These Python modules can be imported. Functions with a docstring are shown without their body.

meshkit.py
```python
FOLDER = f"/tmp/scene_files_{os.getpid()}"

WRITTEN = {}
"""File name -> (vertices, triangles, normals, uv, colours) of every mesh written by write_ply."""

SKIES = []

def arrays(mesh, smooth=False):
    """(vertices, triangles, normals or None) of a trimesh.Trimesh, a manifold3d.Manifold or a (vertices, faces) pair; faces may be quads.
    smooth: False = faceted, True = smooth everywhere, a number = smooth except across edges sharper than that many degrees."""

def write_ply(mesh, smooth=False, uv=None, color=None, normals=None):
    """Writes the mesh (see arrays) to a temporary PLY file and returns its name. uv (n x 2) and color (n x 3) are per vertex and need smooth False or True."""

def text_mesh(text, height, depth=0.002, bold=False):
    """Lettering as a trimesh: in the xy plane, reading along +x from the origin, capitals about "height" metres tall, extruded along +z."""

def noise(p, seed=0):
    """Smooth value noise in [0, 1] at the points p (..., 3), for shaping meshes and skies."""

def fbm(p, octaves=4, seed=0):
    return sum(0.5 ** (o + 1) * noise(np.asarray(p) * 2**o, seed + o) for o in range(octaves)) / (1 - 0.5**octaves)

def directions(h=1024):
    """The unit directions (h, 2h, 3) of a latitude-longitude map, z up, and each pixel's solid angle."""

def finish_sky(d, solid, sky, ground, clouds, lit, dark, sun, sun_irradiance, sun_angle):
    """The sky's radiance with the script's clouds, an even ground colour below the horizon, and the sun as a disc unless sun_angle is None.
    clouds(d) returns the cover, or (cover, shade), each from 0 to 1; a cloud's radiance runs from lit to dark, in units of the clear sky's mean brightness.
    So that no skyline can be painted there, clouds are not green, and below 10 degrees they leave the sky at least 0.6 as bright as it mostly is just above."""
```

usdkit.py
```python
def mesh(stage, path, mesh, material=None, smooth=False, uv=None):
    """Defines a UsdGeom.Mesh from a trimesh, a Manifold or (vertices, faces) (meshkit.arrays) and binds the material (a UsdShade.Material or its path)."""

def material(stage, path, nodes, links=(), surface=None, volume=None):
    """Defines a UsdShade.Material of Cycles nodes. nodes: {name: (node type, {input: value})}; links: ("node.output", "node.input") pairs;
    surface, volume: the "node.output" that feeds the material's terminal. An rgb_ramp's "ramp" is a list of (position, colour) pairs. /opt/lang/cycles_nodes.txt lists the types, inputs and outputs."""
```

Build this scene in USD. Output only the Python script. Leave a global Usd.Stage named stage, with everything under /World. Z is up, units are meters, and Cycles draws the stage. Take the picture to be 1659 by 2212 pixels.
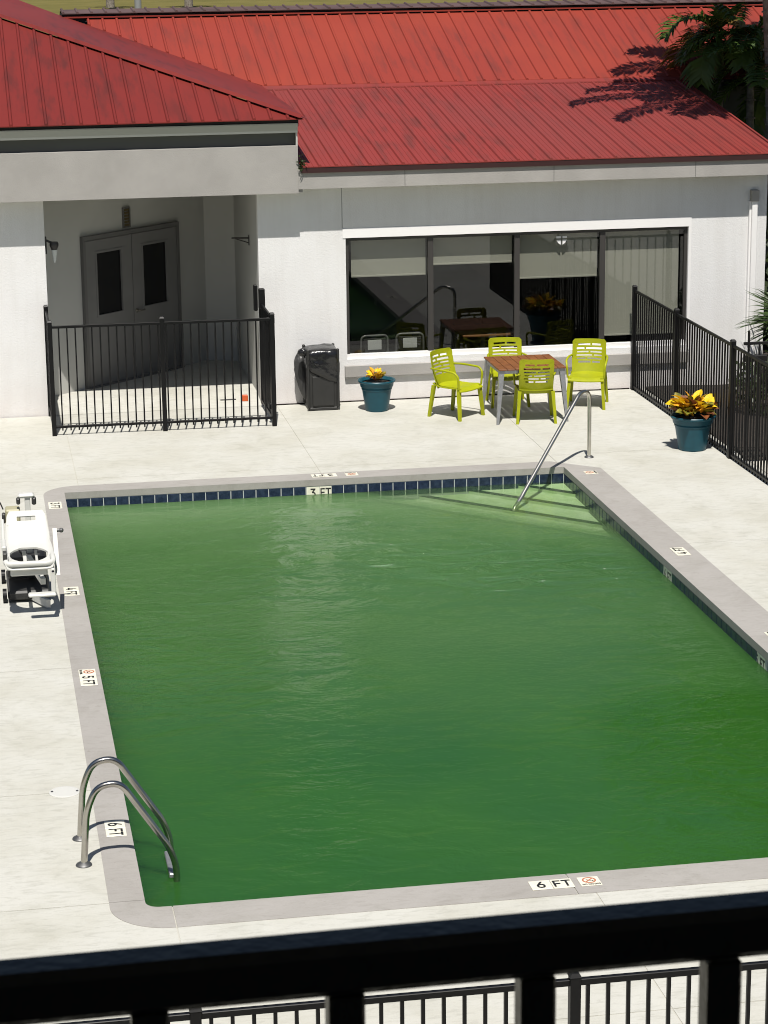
import math, random
import numpy as np, trimesh, usdkit, meshkit
from shapely.geometry import Polygon, Point, box as sbox, LineString
from shapely.ops import unary_union
from shapely import affinity
from pxr import Usd, UsdGeom, UsdLux, UsdShade, Gf, Sdf

stage = Usd.Stage.CreateInMemory()
UsdGeom.SetStageUpAxis(stage, UsdGeom.Tokens.z)
UsdGeom.SetStageMetersPerUnit(stage, 1.0)
UsdGeom.Xform.Define(stage, '/World')
stage.SetDefaultPrim(stage.GetPrimAtPath('/World'))

# ------------------------------------------------------------------ camera, sky, sun, exposure
EXPOSURE = 0.28
SKY = 0.05
SUN = 1.25
CAM = np.array([-0.9814, -15.3786, 6.7671]); YAW, PITCH, ROLL, FPX = 0.1731, 0.2517, -0.0108, 5131.9
fwd = np.array([math.sin(YAW) * math.cos(PITCH), math.cos(YAW) * math.cos(PITCH), -math.sin(PITCH)])
rgt0 = np.array([math.cos(YAW), -math.sin(YAW), 0]); up0 = np.cross(rgt0, fwd)
rgt = math.cos(ROLL) * rgt0 + math.sin(ROLL) * up0
upv = -math.sin(ROLL) * rgt0 + math.cos(ROLL) * up0
cam = UsdGeom.Camera.Define(stage, '/World/camera')
m = Gf.Matrix4d(*rgt, 0, *upv, 0, *(-fwd), 0, *CAM, 1)
cam.AddTransformOp().Set(m)
cam.CreateHorizontalApertureAttr(36.0); cam.CreateVerticalApertureAttr(48.0)
cam.CreateFocalLengthAttr(FPX / 1659 * 36.0)
cam.CreateClippingRangeAttr(Gf.Vec2f(0.05, 3000))
cam.CreateFocusDistanceAttr(27.0); cam.CreateFStopAttr(50.0)
cam.CreateExposureAttr(EXPOSURE)

SUND = np.array([-0.077, -0.487, 1.0]); SUND /= np.linalg.norm(SUND)
EL = math.asin(SUND[2]); ROT = math.atan2(SUND[0], SUND[1])
usdkit.material(stage, '/World/Looks/sky', {
    's': ('sky_texture', {'sky_type': 'single_scattering', 'sun_disc': False, 'sun_elevation': EL, 'sun_rotation': ROT}),
    'b': ('background_shader', {'strength': SKY})}, [('s.color', 'b.color')], surface='b.background')
dome = UsdLux.DomeLight.Define(stage, '/World/sky')
UsdShade.MaterialBindingAPI.Apply(dome.GetPrim()).Bind(UsdShade.Material.Get(stage, '/World/Looks/sky'))
dome.GetPrim().SetCustomDataByKey('kind', 'structure')
sun = UsdLux.DistantLight.Define(stage, '/World/sun')
sun.CreateIntensityAttr(SUN); sun.CreateAngleAttr(0.53); sun.CreateNormalizeAttr(True); sun.CreateColorAttr(Gf.Vec3f(1.0, 0.955, 0.89))
zx = np.cross([0, 0, 1.0], SUND); zx /= np.linalg.norm(zx); zy = np.cross(SUND, zx)
sun.AddTransformOp().Set(Gf.Matrix4d(*zx, 0, *zy, 0, *SUND, 0, 0, 0, 30, 1))

# ------------------------------------------------------------------ helpers
used = {}
def numbered(parent, name):
    k = (parent, name); n = used.get(k, 0); used[k] = n + 1
    return f'{parent}/{name}' if n == 0 else f'{parent}/{name}_{n:03d}'
def data(prim, **kw):
    for k, v in kw.items():
        if v: prim.SetCustomDataByKey(k, v)
    return prim
def P(o): return str(o.GetPath()) if hasattr(o, 'GetPath') else (o or '/World')
def obj(name, mesh, mat, parent=None, smooth=False, **kw):
    if isinstance(mesh, list): mesh = trimesh.util.concatenate(mesh)
    pr = usdkit.mesh(stage, numbered(P(parent), name), mesh, M[mat] if isinstance(mat, str) else mat, smooth).GetPrim()
    return data(pr, **kw)
def group(name, parent=None, loc=(0, 0, 0), rz=0, **kw):
    x = UsdGeom.Xform.Define(stage, numbered(P(parent), name))
    if any(loc) or rz:
        x.AddTranslateOp().Set(Gf.Vec3d(*[float(c) for c in loc]))
        if rz: x.AddRotateZOp().Set(float(rz))
    return data(x.GetPrim(), **kw)
def thing(name, label, cat, loc=(0, 0, 0), rz=0, grp=None, kind=None):
    return group(name, None, loc, rz, label=label, category=cat, group=grp, kind=kind)
def copy_of(src, name, label, loc, rz, grp=None):
    x = UsdGeom.Xform.Define(stage, numbered('/World', name))
    pr = x.GetPrim(); pr.GetReferences().AddInternalReference(src.GetPath())
    x.ClearXformOpOrder()
    x.GetPrim().RemoveProperty('xformOp:translate')
    tx = x.MakeMatrixXform(); tx.Set(Gf.Matrix4d().SetRotate(Gf.Rotation(Gf.Vec3d(0, 0, 1), float(rz))) * Gf.Matrix4d().SetTranslate(Gf.Vec3d(*map(float, loc))))
    pr.SetInstanceable(True)
    data(pr, label=label, group=grp)
    return pr
def bx(x0, x1, y0, y1, z0, z1):
    b = trimesh.creation.box([x1 - x0, y1 - y0, z1 - z0]); b.apply_translation([(x0 + x1) / 2, (y0 + y1) / 2, (z0 + z1) / 2]); return b
def rbx(x0, x1, y0, y1, z0, z1, r=0.01):
    """box with chamfered edges (convex hull)"""
    r = min(r, (x1 - x0) / 2.01, (y1 - y0) / 2.01, (z1 - z0) / 2.01); v = []
    for x, sx in ((x0, 1), (x1, -1)):
        for y, sy in ((y0, 1), (y1, -1)):
            for z, sz in ((z0, 1), (z1, -1)):
                v += [(x + sx * r, y + sy * r, z), (x + sx * r, y, z + sz * r), (x, y + sy * r, z + sz * r)]
    return trimesh.convex.convex_hull(np.array(v))
def hull(pts): return trimesh.convex.convex_hull(np.array(pts, float))
def quads(v, f): return trimesh.Trimesh(np.array(v, float), np.array([t for q in f for t in ((q[0], q[1], q[2]), (q[0], q[2], q[3]))] if len(f[0]) == 4 else f), process=False)
def tube(pts, r, n=10, closed_ends=True):
    pts = np.asarray(pts, float); k = len(pts); r = np.broadcast_to(r, k)
    t = np.gradient(pts, axis=0); t /= np.linalg.norm(t, axis=1)[:, None]
    a = np.array([0, 0, 1.0]) if abs(t[0][2]) < 0.9 else np.array([1.0, 0, 0])
    u = np.cross(t[0], a); u /= np.linalg.norm(u); V = []
    for i in range(k):
        u = u - t[i] * (u @ t[i]); u /= np.linalg.norm(u); w = np.cross(t[i], u)
        for j in range(n):
            th = 2 * math.pi * j / n; V.append(pts[i] + r[i] * (math.cos(th) * u + math.sin(th) * w))
    F = []
    for i in range(k - 1):
        for j in range(n):
            a_, b_ = i * n + j, i * n + (j + 1) % n
            F += [(a_, b_, b_ + n), (a_, b_ + n, a_ + n)]
    if closed_ends:
        V += [pts[0], pts[-1]]; c0, c1 = len(V) - 2, len(V) - 1
        for j in range(n): F += [(c0, (j + 1) % n, j), (c1, (k - 1) * n + j, (k - 1) * n + (j + 1) % n)]
    return trimesh.Trimesh(np.array(V), np.array(F), process=False)
def rounded(pts, rad, seg=6):
    """polyline with rounded corners"""
    pts = [np.array(p, float) for p in pts]; out = [pts[0]]
    for i in range(1, len(pts) - 1):
        a, b, c = pts[i - 1], pts[i], pts[i + 1]; r = rad[i - 1] if isinstance(rad, (list, tuple)) else rad
        d1, d2 = a - b, c - b; l1, l2 = np.linalg.norm(d1), np.linalg.norm(d2); r = min(r, l1 * .48, l2 * .48)
        p, q = b + d1 / l1 * r, b + d2 / l2 * r
        for s in np.linspace(0, 1, seg + 1): out.append((1 - s) ** 2 * p + 2 * s * (1 - s) * b + s * s * q)
    out.append(pts[-1]); return np.array(out)
def lathe(prof, n=40):
    prof = np.asarray(prof, float); k = len(prof); V = []
    for r, z in prof:
        for j in range(n): V.append((r * math.cos(2 * math.pi * j / n), r * math.sin(2 * math.pi * j / n), z))
    F = []
    for i in range(k - 1):
        for j in range(n):
            a, b = i * n + j, i * n + (j + 1) % n; F += [(a, b, b + n), (a, b + n, a + n)]
    return trimesh.Trimesh(np.array(V), np.array(F), process=False)
def ext(poly, z0, z1):
    ps = [g for g in getattr(poly, 'geoms', [poly]) if g.area > 1e-6]
    o = [trimesh.creation.extrude_polygon(g, z1 - z0, engine='earcut') for g in ps]
    mm = trimesh.util.concatenate(o); mm.apply_translation([0, 0, z0]); return mm
def xf(mesh, mat4): mesh = mesh.copy(); mesh.apply_transform(mat4); return mesh
def frame(o, ex, ey, ez=None):
    ex, ey = np.array(ex, float), np.array(ey, float); ez = np.cross(ex, ey) if ez is None else np.array(ez, float)
    T = np.eye(4); T[:3, 0], T[:3, 1], T[:3, 2], T[:3, 3] = ex, ey, ez, o; return T
def cyl(a, b, r, n=12): return tube([a, (np.array(a, float) + np.array(b, float)) / 2, b], r, n)
RS = np.random.RandomState(7)

# ------------------------------------------------------------------ materials
M = {}
def mat(name, nodes, links, surface='p.BSDF', volume=None):
    M[name] = usdkit.material(stage, '/World/Looks/' + name, nodes, links, surface=surface, volume=volume); return M[name]
def plain(name, col, rough=0.5, metallic=0.0, spec=0.5, var=0.0, scale=6.0, bump=0.0, bscale=200.0, coord='position', col2=None, detail=4, coat=0.0, lo=.35, hi=.65):
    n = {'p': ('principled_bsdf', {'base_color': col, 'roughness': rough, 'metallic': metallic, 'specular_ior_level': spec, 'coat_weight': coat})}; l = []
    if coord == 'position': n['g'] = ('geometry', {}); src = 'g.position'
    else: n['g'] = ('texture_coordinate', {}); src = 'g.object'
    if var or col2:
        c2 = col2 or tuple(c * (1 - var) for c in col)
        n['n'] = ('noise_texture', {'scale': scale, 'detail': detail, 'roughness': 0.6})
        n['r'] = ('rgb_ramp', {'ramp': [(0, c2), (lo, c2), (hi, col), (1, col)]})
        l += [(src, 'n.vector'), ('n.fac', 'r.fac'), ('r.color', 'p.base_color')]
    if bump:
        n['bn'] = ('noise_texture', {'scale': bscale, 'detail': 3.0}); n['b'] = ('bump', {'strength': bump, 'distance': 0.01})
        l += [(src, 'bn.vector'), ('bn.fac', 'b.height'), ('b.normal', 'p.normal')]
    return mat(name, n, l)

def deck_mat(name, base, stain, warm):
    mat(name, {'g': ('geometry', {}),
      'big': ('noise_texture', {'scale': 0.9, 'detail': 5.0, 'roughness': 0.62}),
      'mid': ('noise_texture', {'scale': 5.0, 'detail': 6.0, 'roughness': 0.7, 'distortion': 0.8}),
      'mp': ('mapping', {'scale': (1.2, 4.5, 1.0)}),
      'fine': ('noise_texture', {'scale': 90.0, 'detail': 3.0}),
      'r1': ('rgb_ramp', {'ramp': [(0, warm), (.38, warm), (.6, base), (1, base)]}),
      'r2': ('rgb_ramp', {'ramp': [(0, (1, 1, 1)), (.34, (1, 1, 1)), (.50, (0, 0, 0)), (1, (0, 0, 0))]}),
      'r2s': ('math', {'math_type': 'multiply', 'value2': 0.5}), 'sp': ('noise_texture', {'scale': 17.0, 'detail': 4.0, 'roughness': .7}), 'spr': ('rgb_ramp', {'ramp': [(0, (.70, .69, .66)), (.27, (.74, .73, .70)), (.36, (1, 1, 1)), (1, (1, 1, 1))]}), 'sm2': ('mix', {'mix_type': 'multiply', 'fac': .75}),
      'bl': ('noise_texture', {'scale': 1.9, 'detail': 6.0, 'roughness': .68, 'distortion': 1.2}), 'blr': ('rgb_ramp', {'ramp': [(0, (.80, .80, .77)), (.36, (.88, .88, .86)), (.5, (1, 1, 1)), (1, (1, 1, 1))]}), 'bm': ('mix', {'mix_type': 'multiply', 'fac': .62}),
      'r3': ('rgb_ramp', {'ramp': [(0, (.9, .9, .9)), (1, (1.06, 1.06, 1.06))]}),
      'mix': ('mix', {'mix_type': 'mix', 'color2': stain}), 'mul': ('mix', {'mix_type': 'multiply', 'fac': 1.0}),
      'b': ('bump', {'strength': 0.25, 'distance': 0.004}),
      'p': ('principled_bsdf', {'roughness': 0.75, 'specular_ior_level': 0.3})},
      [('g.position', 'big.vector'), ('g.position', 'mp.vector'), ('mp.vector', 'mid.vector'), ('g.position', 'fine.vector'),
       ('big.fac', 'r1.fac'), ('mid.fac', 'r2.fac'), ('r2.color', 'r2s.value1'), ('r2s.value', 'mix.fac'), ('r1.color', 'mix.color1'),
       ('fine.fac', 'r3.fac'), ('g.position', 'sp.vector'), ('sp.fac', 'spr.fac'), ('g.position', 'bl.vector'), ('bl.fac', 'blr.fac'), ('mix.color', 'sm2.color1'), ('spr.color', 'sm2.color2'), ('sm2.color', 'bm.color1'), ('blr.color', 'bm.color2'), ('bm.color', 'mul.color1'), ('r3.color', 'mul.color2'), ('mul.color', 'p.base_color'),
       ('fine.fac', 'b.height'), ('b.normal', 'p.normal')])
deck_mat('deck', (.50, .497, .455), (.34, .335, .295), (.455, .448, .395))
deck_mat('deck_joint', (.47, .46, .41), (.34, .33, .28), (.42, .41, .35))
deck_mat('path', (.55, .53, .48), (.40, .38, .33), (.50, .48, .42))
deck_mat('coping', (.335, .320, .300), (.262, .248, .228), (.305, .29, .27))

mat('stucco', {'g': ('geometry', {}), 'n': ('noise_texture', {'scale': 1.3, 'detail': 5.0, 'roughness': .65}),
  'r': ('rgb_ramp', {'ramp': [(0, (.64, .625, .61)), (.4, (.69, .685, .675)), (.65, (.715, .715, .71)), (1, (.715, .715, .71))]}),
  's': ('separate_xyz', {}), 'zr': ('map_range', {'from_min': 0.0, 'from_max': 0.55, 'to_min': .55, 'to_max': 0.0, 'clamp': True}),
  'dn': ('noise_texture', {'scale': 3.0, 'detail': 4.0}), 'dm': ('math', {'math_type': 'multiply'}),
  'mx': ('mix', {'color2': (.50, .40, .36)}),
  'sm': ('mapping', {'scale': (5.0, 5.0, .35)}), 'sn': ('noise_texture', {'scale': 1.5, 'detail': 5.0, 'roughness': .65}), 'sr': ('rgb_ramp', {'ramp': [(0, (.82, .81, .79)), (.36, (.86, .85, .83)), (.55, (1, 1, 1)), (1, (1, 1, 1))]}), 'sx': ('mix', {'mix_type': 'multiply', 'fac': .28}),
  'f': ('noise_texture', {'scale': 60.0, 'detail': 6.0}), 'b': ('bump', {'strength': .4, 'distance': .008}),
  'p': ('principled_bsdf', {'roughness': .85, 'specular_ior_level': .25})},
  [('g.position', 'n.vector'), ('n.fac', 'r.fac'), ('g.position', 's.vector'), ('s.z', 'zr.value'), ('g.position', 'dn.vector'), ('dn.fac', 'dm.value1'), ('zr.result', 'dm.value2'),
   ('dm.value', 'mx.fac'), ('g.position', 'sm.vector'), ('sm.vector', 'sn.vector'), ('sn.fac', 'sr.fac'), ('r.color', 'sx.color1'), ('sr.color', 'sx.color2'), ('sx.color', 'mx.color1'), ('mx.color', 'p.base_color'), ('g.position', 'f.vector'), ('f.fac', 'b.height'), ('b.normal', 'p.normal')])
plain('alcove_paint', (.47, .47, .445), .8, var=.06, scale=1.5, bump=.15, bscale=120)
plain('fascia', (.35, .335, .315), .8, var=.13, scale=1.6, bump=.25, bscale=90)
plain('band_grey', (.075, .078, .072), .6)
plain('gutter', (.36, .36, .32), .4)
plain('white_paint', (.80, .79, .78), .5)
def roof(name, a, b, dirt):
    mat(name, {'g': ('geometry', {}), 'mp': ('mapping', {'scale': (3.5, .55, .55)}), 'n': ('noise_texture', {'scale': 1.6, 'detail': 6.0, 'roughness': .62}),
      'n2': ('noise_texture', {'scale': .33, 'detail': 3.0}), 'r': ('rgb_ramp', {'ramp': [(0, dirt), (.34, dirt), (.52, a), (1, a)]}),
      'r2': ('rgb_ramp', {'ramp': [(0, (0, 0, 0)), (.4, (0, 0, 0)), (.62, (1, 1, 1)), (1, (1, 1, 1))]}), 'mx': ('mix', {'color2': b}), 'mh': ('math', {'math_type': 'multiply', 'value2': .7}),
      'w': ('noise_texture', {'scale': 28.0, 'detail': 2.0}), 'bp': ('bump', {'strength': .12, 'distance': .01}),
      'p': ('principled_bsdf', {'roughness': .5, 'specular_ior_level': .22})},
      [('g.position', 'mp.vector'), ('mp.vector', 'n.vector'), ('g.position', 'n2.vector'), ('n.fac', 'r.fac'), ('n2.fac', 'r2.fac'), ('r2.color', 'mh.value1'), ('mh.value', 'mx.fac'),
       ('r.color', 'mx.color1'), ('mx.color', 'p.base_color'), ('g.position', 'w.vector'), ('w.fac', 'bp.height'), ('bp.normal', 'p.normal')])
roof('red_roof', (.225, .036, .030), (.20, .042, .037), (.15, .034, .028))
roof('red_roof_upper', (.235, .037, .026), (.275, .046, .027), (.165, .034, .026))
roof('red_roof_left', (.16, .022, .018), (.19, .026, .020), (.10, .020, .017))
plain('brown_roof', (.11, .065, .06), .6, var=.35, scale=2.0)
plain('maroon', (.030, .006, .006), .6)
plain('dark_gap', (.012, .011, .011), .8)
plain('black_metal', (.006, .006, .0065), .45, spec=.25, var=.3, scale=30)
plain('rail_black', (.007, .007, .008), .4, spec=.35, col2=(.012, .012, .012), scale=35, detail=5, bump=.15, bscale=90)
plain('grey_door', (.19, .187, .182), .5, var=.12, scale=2)
plain('door_frame', (.13, .128, .124), .5)
plain('mullion', (.045, .042, .04), .4, spec=.4)
plain('dark_glass', (.004, .004, .005), .06, spec=.6)
plain('shade_cloth', (.58, .565, .51), .9, var=.05, scale=60, coord='position')
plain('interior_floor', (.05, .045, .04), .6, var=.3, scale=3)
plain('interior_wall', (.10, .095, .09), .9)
plain('rail_steel', (.62, .60, .54), .30, metallic=1.0, var=.15, scale=9)
plain('steel', (.50, .48, .44), .20, metallic=1.0, var=.18, scale=9)
plain('steel_dull', (.17, .17, .17), .5, metallic=.8, var=.2, scale=20)
plain('navy_tile', (.009, .016, .040), .18, spec=.5, col2=(.026, .040, .078), scale=22, detail=5, lo=.3, hi=.62)
plain('grout', (.36, .38, .38), .85)
plain('plaster', (.34, .46, .36), .8, var=.2, scale=2)
plain('step_plaster', (.50, .56, .45), .8, col2=(.36, .45, .27), scale=2.2)
plain('step_edge', (.005, .013, .013), .4)
plain('white_tile', (.74, .72, .60), .3, var=.12, scale=25)
plain('ink', (.012, .012, .012), .5)
plain('red_ink', (.42, .15, .08), .5)
mat('lime_plastic', {'g': ('texture_coordinate', {}), 'n': ('noise_texture', {'scale': 6.0, 'detail': 5.0, 'roughness': .65}), 'r': ('rgb_ramp', {'ramp': [(0, (.25, .285, .008)), (.38, (.30, .33, .006)), (.62, (.35, .37, .006)), (1, (.37, .38, .02))]}),
  'o': ('object_info', {}), 'mr': ('map_range', {'from_min': 0.0, 'from_max': 1.0, 'to_min': .88, 'to_max': 1.08}), 'h': ('hsv', {}), 'p': ('principled_bsdf', {'roughness': .48, 'specular_ior_level': .3})},
  [('g.object', 'n.vector'), ('n.fac', 'r.fac'), ('o.random', 'mr.value'), ('mr.result', 'h.value'), ('r.color', 'h.color'), ('h.color', 'p.base_color')])
plain('wood_slat', (.23, .088, .030), .5, col2=(.15, .055, .020), scale=9, coord='object', bump=.2, bscale=60)
plain('wood_light', (.34, .15, .055), .4, var=.25, scale=14)
plain('galvanized', (.36, .37, .39), .38, metallic=.6, var=.2, scale=12, coord='object')
plain('teal_pot', (.006, .070, .100), .42, spec=.4, var=.22, scale=5, coord='object')
plain('soil', (.03, .022, .016), .95, var=.5, scale=40)
plain('can_grey', (.022, .022, .021), .5, var=.2, scale=8, bump=.1, bscale=60)
plain('black_bag', (.010, .010, .011), .22, spec=.6, bump=.8, bscale=14)
plain('shadow_grey', (.045, .045, .045), .45, bump=.6, bscale=12)
plain('white_plastic', (.55, .55, .52), .35, spec=.4, var=.03, scale=8)
plain('beige_box', (.36, .34, .22), .5)
plain('lift_grey', (.035, .035, .034), .5, var=.3, scale=10)
plain('orange', (.52, .09, .02), .5)
plain('vent', (.10, .075, .03), .5)
plain('frosted', (.62, .64, .62), .25, spec=.6)
plain('patch_white', (.72, .72, .72), .8)
plain('chair_grey', (.22, .22, .22), .4, metallic=.3)
plain('chair_dark', (.03, .03, .03), .5)
plain('bark', (.27, .24, .20), .9, col2=(.12, .10, .08), scale=9, bump=.6, bscale=20)
plain('crownshaft', (.10, .17, .035), .45, var=.3, scale=6)
plain('mulch', (.040, .031, .024), .95, col2=(.016, .013, .011), scale=26, bump=.9, bscale=40)
plain('hotel_wall', (.50, .47, .42), .85, var=.08)
plain('concrete_slab', (.40, .39, .36), .85, var=.1)
plain('pole_metal', (.32, .33, .34), .5, metallic=.4)
mat('grass', {'g': ('geometry', {}), 'n': ('noise_texture', {'scale': .25, 'detail': 8.0, 'roughness': .7}), 'r': ('rgb_ramp', {'ramp': [(0, (.075, .075, .022)), (.4, (.11, .10, .03)), (.7, (.16, .135, .045)), (1, (.17, .14, .05))]}),
   'p': ('principled_bsdf', {'roughness': .95, 'specular_ior_level': .1})}, [('g.position', 'n.vector'), ('n.fac', 'r.fac'), ('r.color', 'p.base_color')])
def leafmat(name, c1, c2, trans=.3, scale=3.0, rough=.45):
    mat(name, {'g': ('geometry', {}), 'n': ('noise_texture', {'scale': scale, 'detail': 3.0}), 'r': ('rgb_ramp', {'ramp': [(0, c1), (.35, c1), (.65, c2), (1, c2)]}),
      'p': ('principled_bsdf', {'roughness': rough, 'specular_ior_level': .4}), 't': ('translucent_bsdf', {}), 'm': ('mix_closure', {'fac': trans})},
      [('g.position', 'n.vector'), ('n.fac', 'r.fac'), ('r.color', 'p.base_color'), ('r.color', 't.color'), ('p.BSDF', 'm.closure1'), ('t.BSDF', 'm.closure2')], surface='m.closure')
leafmat('palm_leaf', (.045, .095, .018), (.10, .155, .028), .30, 2.0)
leafmat('palm_leaf_old', (.38, .24, .06), (.22, .17, .04), .2, 3.0)
leafmat('fan_leaf', (.020, .040, .012), (.05, .085, .02), .2, 5.0)
leafmat('shrub_leaf', (.018, .032, .010), (.035, .055, .014), .2, 4.0)
leafmat('croton_yellow', (.80, .53, .010), (.86, .60, .02), .25, 30.0)
leafmat('croton_orange', (.66, .27, .02), (.74, .44, .03), .25, 25.0)
leafmat('croton_green', (.10, .12, .015), (.30, .24, .03), .2, 25.0)
leafmat('croton_red', (.12, .035, .015), (.25, .09, .03), .2, 25.0)
mat('window_glass', {'f': ('fresnel', {'IOR': 1.55}), 't': ('transparent_bsdf', {'color': (.76, .77, .75)}), 'g': ('glossy_bsdf', {'color': (.95, .97, 1.0), 'roughness': .004}),
   'ge': ('geometry', {}), 'bf': ('math', {'math_type': 'subtract', 'value1': 1.0}), 'fm': ('math', {'math_type': 'multiply'}),
   'm': ('mix_closure', {})}, [('ge.backfacing', 'bf.value2'), ('f.fac', 'fm.value1'), ('bf.value', 'fm.value2'), ('fm.value', 'm.fac'), ('t.BSDF', 'm.closure1'), ('g.BSDF', 'm.closure2')], surface='m.closure')
# murky green water: what lies shallow shows through, by the depth of the murk above it
mat('water', {'g': ('geometry', {}),
   'a': ('attribute', {'attribute': 'murk'}),
   'n1': ('noise_texture', {'scale': .45, 'detail': 4.0, 'roughness': .55}),
   'r': ('rgb_ramp', {'ramp': [(0, (.0165, .075, .0135)), (.35, (.0195, .083, .0155)), (.6, (.025, .094, .0145)), (1, (.028, .097, .0135))]}),
   'sh': ('attribute', {'attribute': 'pale_sheen'}), 'mx': ('mix', {'color2': (.098, .185, .072)}),
   'al': ('attribute', {'attribute': 'reflection_tint'}), 'ax': ('mix', {'color2': (.0205, .085, .0100)}),
   'mp': ('mapping', {'scale': (1.0, 1.7, 1.0), 'rotation': (0, 0, .25)}),
   'w1': ('noise_texture', {'scale': 1.9, 'detail': 4.0, 'roughness': .5, 'distortion': .7}),
   'w2': ('noise_texture', {'scale': 11.0, 'detail': 3.0, 'roughness': .5, 'distortion': .3}),
   'am': ('attribute', {'attribute': 'breeze'}),
   'wm': ('math', {'math_type': 'multiply_add'}), 'wh': ('math', {'math_type': 'multiply', 'value2': .045}), 'wb': ('math', {'math_type': 'multiply'}),
   'b': ('bump', {'strength': 1.0, 'distance': .085}),
   'd': ('subsurface_scattering', {'method': 'burley', 'scale': .9, 'radius': (1.0, 1.0, 1.0)}), 't': ('transparent_bsdf', {'color': (.86, .96, .80)}), 'gl': ('glossy_bsdf', {'roughness': .035}),
   'f': ('fresnel', {'IOR': 1.33}), 'm1': ('mix_closure', {}), 'm2': ('mix_closure', {})},
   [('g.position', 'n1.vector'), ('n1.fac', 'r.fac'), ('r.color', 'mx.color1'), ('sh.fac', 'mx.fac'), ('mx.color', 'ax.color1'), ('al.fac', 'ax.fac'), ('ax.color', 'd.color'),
    ('g.position', 'mp.vector'), ('mp.vector', 'w1.vector'), ('mp.vector', 'w2.vector'),
    ('w2.fac', 'wh.value1'), ('w1.fac', 'wm.value1'), ('am.fac', 'wm.value2'), ('wh.value', 'wm.value3'), ('wm.value', 'b.height'), ('b.normal', 'gl.normal'),
    ('a.fac', 'm1.fac'), ('t.BSDF', 'm1.closure1'), ('d.BSSRDF', 'm1.closure2'), ('f.fac', 'm2.fac'), ('m1.closure', 'm2.closure1'), ('gl.BSDF', 'm2.closure2')], surface='m2.closure')

# ------------------------------------------------------------------ ground, deck, pool
PW, PL = 6.1, 12.25
WZ = -0.18                       # water level
YW = 16.74                       # window wall
gv, gf = [], []
poolhole = sbox(-.2, -.2, PW + .2, PL + .2)
big = sbox(-700, -500, 700, 900).difference(poolhole)
obj('ground', ext(big, -.35, -.15), 'grass', kind='structure', label='dry olive lawn stretching away behind the building')

inner = sbox(0, 0, PW, PL).buffer(-.10, join_style=1).buffer(.10)
inner = unary_union([inner, sbox(PW - .5, PL - .5, PW, PL), sbox(0, PL - .5, .5, PL)])
outer = unary_union([sbox(-.25, -.36, PW + .43, PL + .33).buffer(-.42).buffer(.42, 16)])
outer = outer.difference(Polygon([(PW + .43, PL + .33), (PW + .43, PL - .15), (PW - .1, PL + .33)]))

deck = thing('pool_deck', 'off-white stained concrete deck around the green pool', 'pool deck', kind='structure')
xs = [-7, -2.9, .18, 3.13, 6.08, 8.42]; ys = [-9.5, -5.3, -2.2, .14, 2.36, 5.52, 8.5, 12.92, 16.72]
deckarea = sbox(-7, -9.5, 8.42, 16.72).difference(outer.buffer(-.006))
obj('joint_bed', ext(deckarea, -.09, -.0045), 'deck_joint', deck)
g_ = .005
for i in range(len(xs) - 1):
    for j in range(len(ys) - 1):
        c = sbox(xs[i] + g_, ys[j] + g_, xs[i + 1] - g_, ys[j + 1] - g_).difference(outer.buffer(-.004))
        for q in getattr(c, 'geoms', [c]):
            if q.area > .02: obj('slab', ext(q.simplify(.002), -.006, 0.0), 'deck', deck)

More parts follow.
